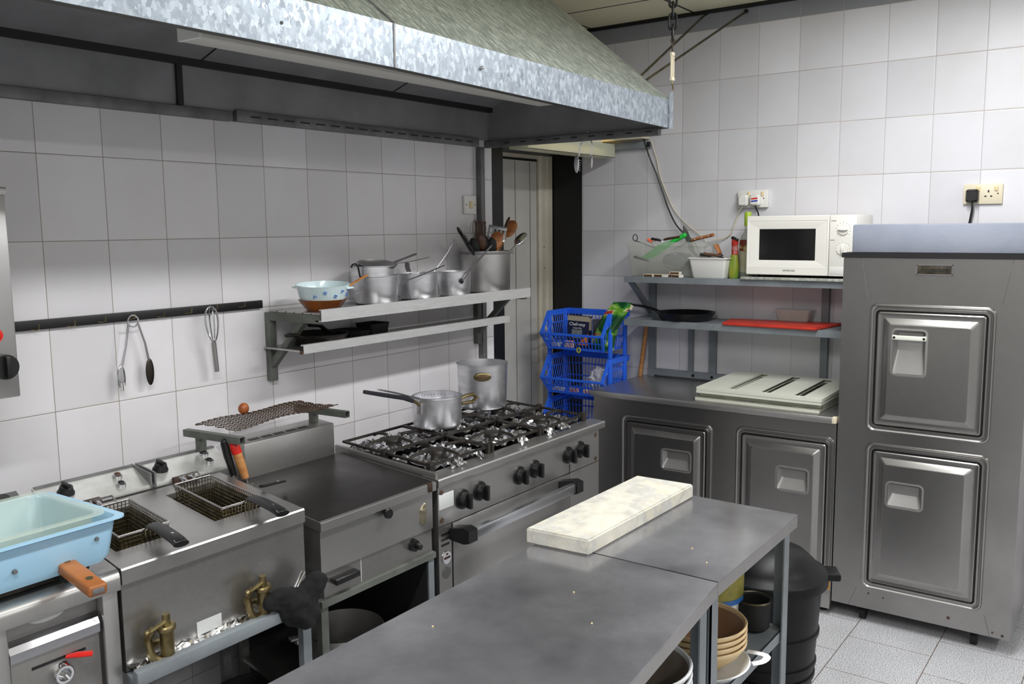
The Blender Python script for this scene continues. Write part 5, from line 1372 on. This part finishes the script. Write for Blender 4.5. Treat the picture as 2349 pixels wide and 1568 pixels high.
mb.loft([[(-.31+p[0]*w[0]+w[2],-.265+p[1]*w[1]+w[3],z) for p in MB().rrect(-.04,.04,-.045,.045,.03,5)] for z,w in ((B0,(1,1.0,0,0)),(B0+.05,(1.1,1.2,0,0)),(B0+.12,(1.0,1.2,0,-.02)),(B0+.18,(.8,1.25,.005,-.06)),(B0+.222,(.5,1.3,.01,-.085)),(B0+.25,(.16,1.15,.012,-.10)))],cap0=True,cap1=True)
crumple(mb,.0055).build('bag_body', m_bag, t)
MB().box(-.302,-.296,-.432,-.40,B0+.222,B0+.246).xf(Matrix.Translation((-.3,-.41,B0+.25))@Matrix.Rotation(radians(25),4,'X')@Matrix.Translation((.3,.41,-B0-.25))).build('torn_label', m_cream, t, smooth=0)
m_pk = [mat('packet_%s' % n, c, .4, 0, c2, 30) for n,c,c2 in (('white',(220,220,216),(110,120,150)),('orange',(222,140,92),(230,214,190)),('red',(170,60,52),(220,200,190)),('grey',(140,140,150),(200,190,180)))]
for k,(x,y,z,sx,sy,sz,m,lab) in enumerate(((-.345,.01,B0,.03,.05,.035,0,'small striped packet at the left of the topmost basket'),(-.35,-.075,B0,.02,.05,.04,1,'small orange packet in front of the navy carton'),
        (-.345,-.10,B0-.2375,.025,.05,.03,2,'small red packet in the second basket'),(-.345,-.19,B0-.2375,.03,.06,.025,1,'pale orange packet at the right of the second basket'),(-.34,.0,B0-.2375,.03,.06,.02,3,'small grey packet at the left of the second basket'))):
    mb = MB().box(x-sx/2,x+sx/2,y-sy/2,y+sy/2,z,z+sz,.006)
    tag(crumple(mb,.003).build('food_packet', m_pk[m], smooth=0), lab, 'packet', 'loose packets in the blue baskets')
mb = crumple(MB().ball((-.31,-.235,B0-.2375+.072),.055,(.8,1.0,1.25),18,12),.010)
tag(mb.build('clear_bag', mat('grey_film',(206,206,212),.25,alpha=.62), smooth=0), 'crumpled clear bag in the second blue basket', 'bag')
tag(MB().ball((-.375,-.262,B0-.2375+.018),.0145,(1,1,.9)).build('red_cap', m_red, origin=(-.375,-.262,B0-.2375+.004)), 'small red bottle cap at the right of the second basket', 'cap')
tag(MB().tube([(-.387,-.155+.010*cos(a),B0+.0+.012*sin(a)) for a in [2*pi*k/12 for k in range(12)]],.004,6,closed=True).build('yellow_tie', mat('lime_tie',(176,178,50),.5)), 'small yellow green loop at the front of the topmost basket', 'tie')

# ================================================================== wall sockets and plugs
def socket(yc, zc, lab, deep):
    t = thing('wall_socket', lab, 'socket', (0,yc,zc-.043), group='double wall sockets')
    MB().box(-deep,-.0005,yc-.076,yc+.076,zc-.043,zc+.043,.003).build('face_plate', m_white if deep > .02 else m_cream, t)
    for dy in (.018,-.052):
        MB().box(-deep-.005,-deep,yc+dy-.007,yc+dy+.007,zc+.012,zc+.033,.002).build('rocker', m_ivory, t)
    mb = MB()
    for dy in (-.022,):
        mb.box(-deep-.0006,-deep+.001,yc+dy-.003,yc+dy+.003,zc+.006,zc+.016)
        for q in (-.011,.011): mb.box(-deep-.0006,-deep+.001,yc+dy+q-.004,yc+dy+q+.004,zc-.013,zc-.007)
    mb.cyl((-deep,yc-.058,zc+.001),(-deep-.001,yc-.058,zc+.001),.003)
    mb.build('socket_holes', m_black, t, smooth=0)
    return t
socket(-.940,1.811,'white double wall socket above the bottle with two white plugs',.028)
socket(-1.960,1.805,'cream double wall socket with a black plug above the tall refrigerator',.014)
def plug(yc, zc, x, m, lab, name, cord_pts, m_c, r):
    t = thing(name, lab, 'plug', (x,yc,zc-.028), group='plugs in the wall sockets')
    def L(w,h,dx): return [(x-dx,yc+p[0],zc+p[1]) for p in MB().rrect(-w,w,-h,h,.010,4)]
    b = MB().lofts([L(.022,.024,0),L(.025,.028,.006),L(.024,.027,.026),L(.018,.021,.034)],cap0=True).build('plug_body', m, t)
    MB().tube(smooth_path(cord_pts,5),r,7).build('cord', m_c, t)
    return t,b
plug(-.902,1.803,-.028,m_white,'plain white plug in the left socket outlet with a thin cream cord','mains_plug',[(-.045,-.900,1.776),(-.035,-.88,1.755),(-.02,-.863,1.728),(-.016,-.845,1.685),(-.016,-.828,1.642),(-.018,-.791,1.618),(-.025,-.733,1.609)],m_cream,.0028)
tt,bb = plug(-.962,1.804,-.028,m_white,'white plug with red and blue stripe label above the microwave','mains_plug',[(-.045,-.962,1.777),(-.035,-.968,1.755),(-.025,-.972,1.735),(-.015,-.972,1.70)],m_blackp,.0035)
MB().hexa([(-.0625,-.980,1.809),(-.0625,-.947,1.806),(-.0605,-.947,1.806),(-.0605,-.980,1.809),(-.0625,-.980,1.816),(-.0625,-.947,1.813),(-.0605,-.947,1.813),(-.0605,-.980,1.816)]).build('red_stripe', m_red, bb, smooth=0)
MB().hexa([(-.0625,-.980,1.797),(-.0625,-.947,1.794),(-.0605,-.947,1.794),(-.0605,-.980,1.797),(-.0625,-.980,1.804),(-.0625,-.947,1.801),(-.0605,-.947,1.801),(-.0605,-.980,1.804)]).build('blue_stripe', mat('label_blue',(40,60,170),.4), bb, smooth=0)
plug(-1.922,1.798,-.014,m_blackp,'black plug in the right hand socket, cord dropping behind the refrigerator','mains_plug',[(-.03,-1.922,1.772),(-.03,-1.925,1.745),(-.022,-1.92,1.71),(-.015,-1.912,1.66)],m_blackp,.005)

t = thing('serving_tongs', 'steel pasta tongs with toothed heads hanging from the hood rail', 'tongs', (-.945,-.52,1.93))
MB().tube(smooth_path([(-.955,-.545,2.062),(-.958,-.52,2.04),(-.962,-.515,2.0),(-.964,-.51,1.985)],4),.0045,8,flat=(.5,1.3)).build('arm', m_chrome, t)
MB().tube(smooth_path([(-.955,-.560,2.062),(-.955,-.575,2.04),(-.955,-.572,2.0),(-.955,-.568,1.985)],4),.0035,8,flat=(.5,1.3)).build('arm', m_chrome, t)
mb = MB().ball((-.966,-.503,1.955),.017,(.35,.75,2.3),18,12)
for k in range(5): mb.tube([(-.966,-.510-.001*k,1.975-.011*k),(-.966,-.527+.001*k,1.968-.011*k)],[.003,.001],6)
mb.build('toothed_head', m_alu, t)
MB().ball((-.955,-.570,1.962),.014,(.3,.5,2.2),16,10).build('spoon_head', m_alu, t)
MB().tube([(-.945,-.552,2.066),(-.952,-.552,2.085),(-.956,-.552,2.066),(-.956,-.552,2.056)],.003,6).ball((-.953,-.552,2.088),.006).build('hanging_hook', m_chrome, t)

# ================================================================== lights
def area(name, loc, rot, sx, sy, power, col=(1,1,1)):
    l = bpy.data.lights.new(name, 'AREA'); l.shape = 'RECTANGLE'; l.size = sx; l.size_y = sy; l.energy = power; l.color = col
    o = bpy.data.objects.new(name, l); C.objects.link(o); o.location = loc; o.rotation_euler = rot
    return o
area('ceiling_tube_and_fill', (-1.55,-1.92,2.70), (0,0,0), 1.5, .16, 40, (.985,.99,1))
area('ceiling_tube_and_fill', (-4.0,-1.95,2.70), (0,0,0), 1.5, .16, 40, (.985,.99,1))
area('ceiling_tube_and_fill', (-1.7,-4.3,2.70), (0,0,0), 1.5, .16, 30, (.985,.99,1))  # unseen lamp added as fill for the shaded upper left wall
area('ceiling_tube_and_fill', (-4.8,-4.4,2.70), (0,0,0), 1.5, .16, 30, (.985,.99,1))  # unseen lamp added so the steel reflects a brighter back of the room
w = bpy.data.worlds.new('room_world'); SC.world = w; w.use_nodes = True
w.node_tree.nodes['Background'].inputs[0].default_value = (.05,.05,.055,1)

# ================================================================== camera
cam = bpy.data.cameras.new('camera'); co = bpy.data.objects.new('camera', cam); C.objects.link(co)
F, yaw, pitch, roll = 2065.7055, .62738, -.12733, -.01041
cam.sensor_width = 36; cam.sensor_fit = 'HORIZONTAL'; cam.lens = 36*F/2349; cam.clip_start = .02
f = V(cos(pitch)*cos(yaw), cos(pitch)*sin(yaw), sin(pitch)); r = V(sin(yaw), -cos(yaw), 0); u = r.cross(f)
r2 = r*cos(roll)+u*sin(roll); u2 = -r*sin(roll)+u*cos(roll)
Mc = Matrix((r2, u2, -f)).transposed().to_4x4(); Mc.translation = V(-4.37485,-2.61611,1.68691)
co.matrix_world = Mc
SC.camera = co
SC.view_settings.view_transform = 'Standard'; SC.view_settings.look = 'None'
SC.view_settings.gamma = 1; SC.view_settings.use_curve_mapping = False
SC.view_settings.exposure = 0.25
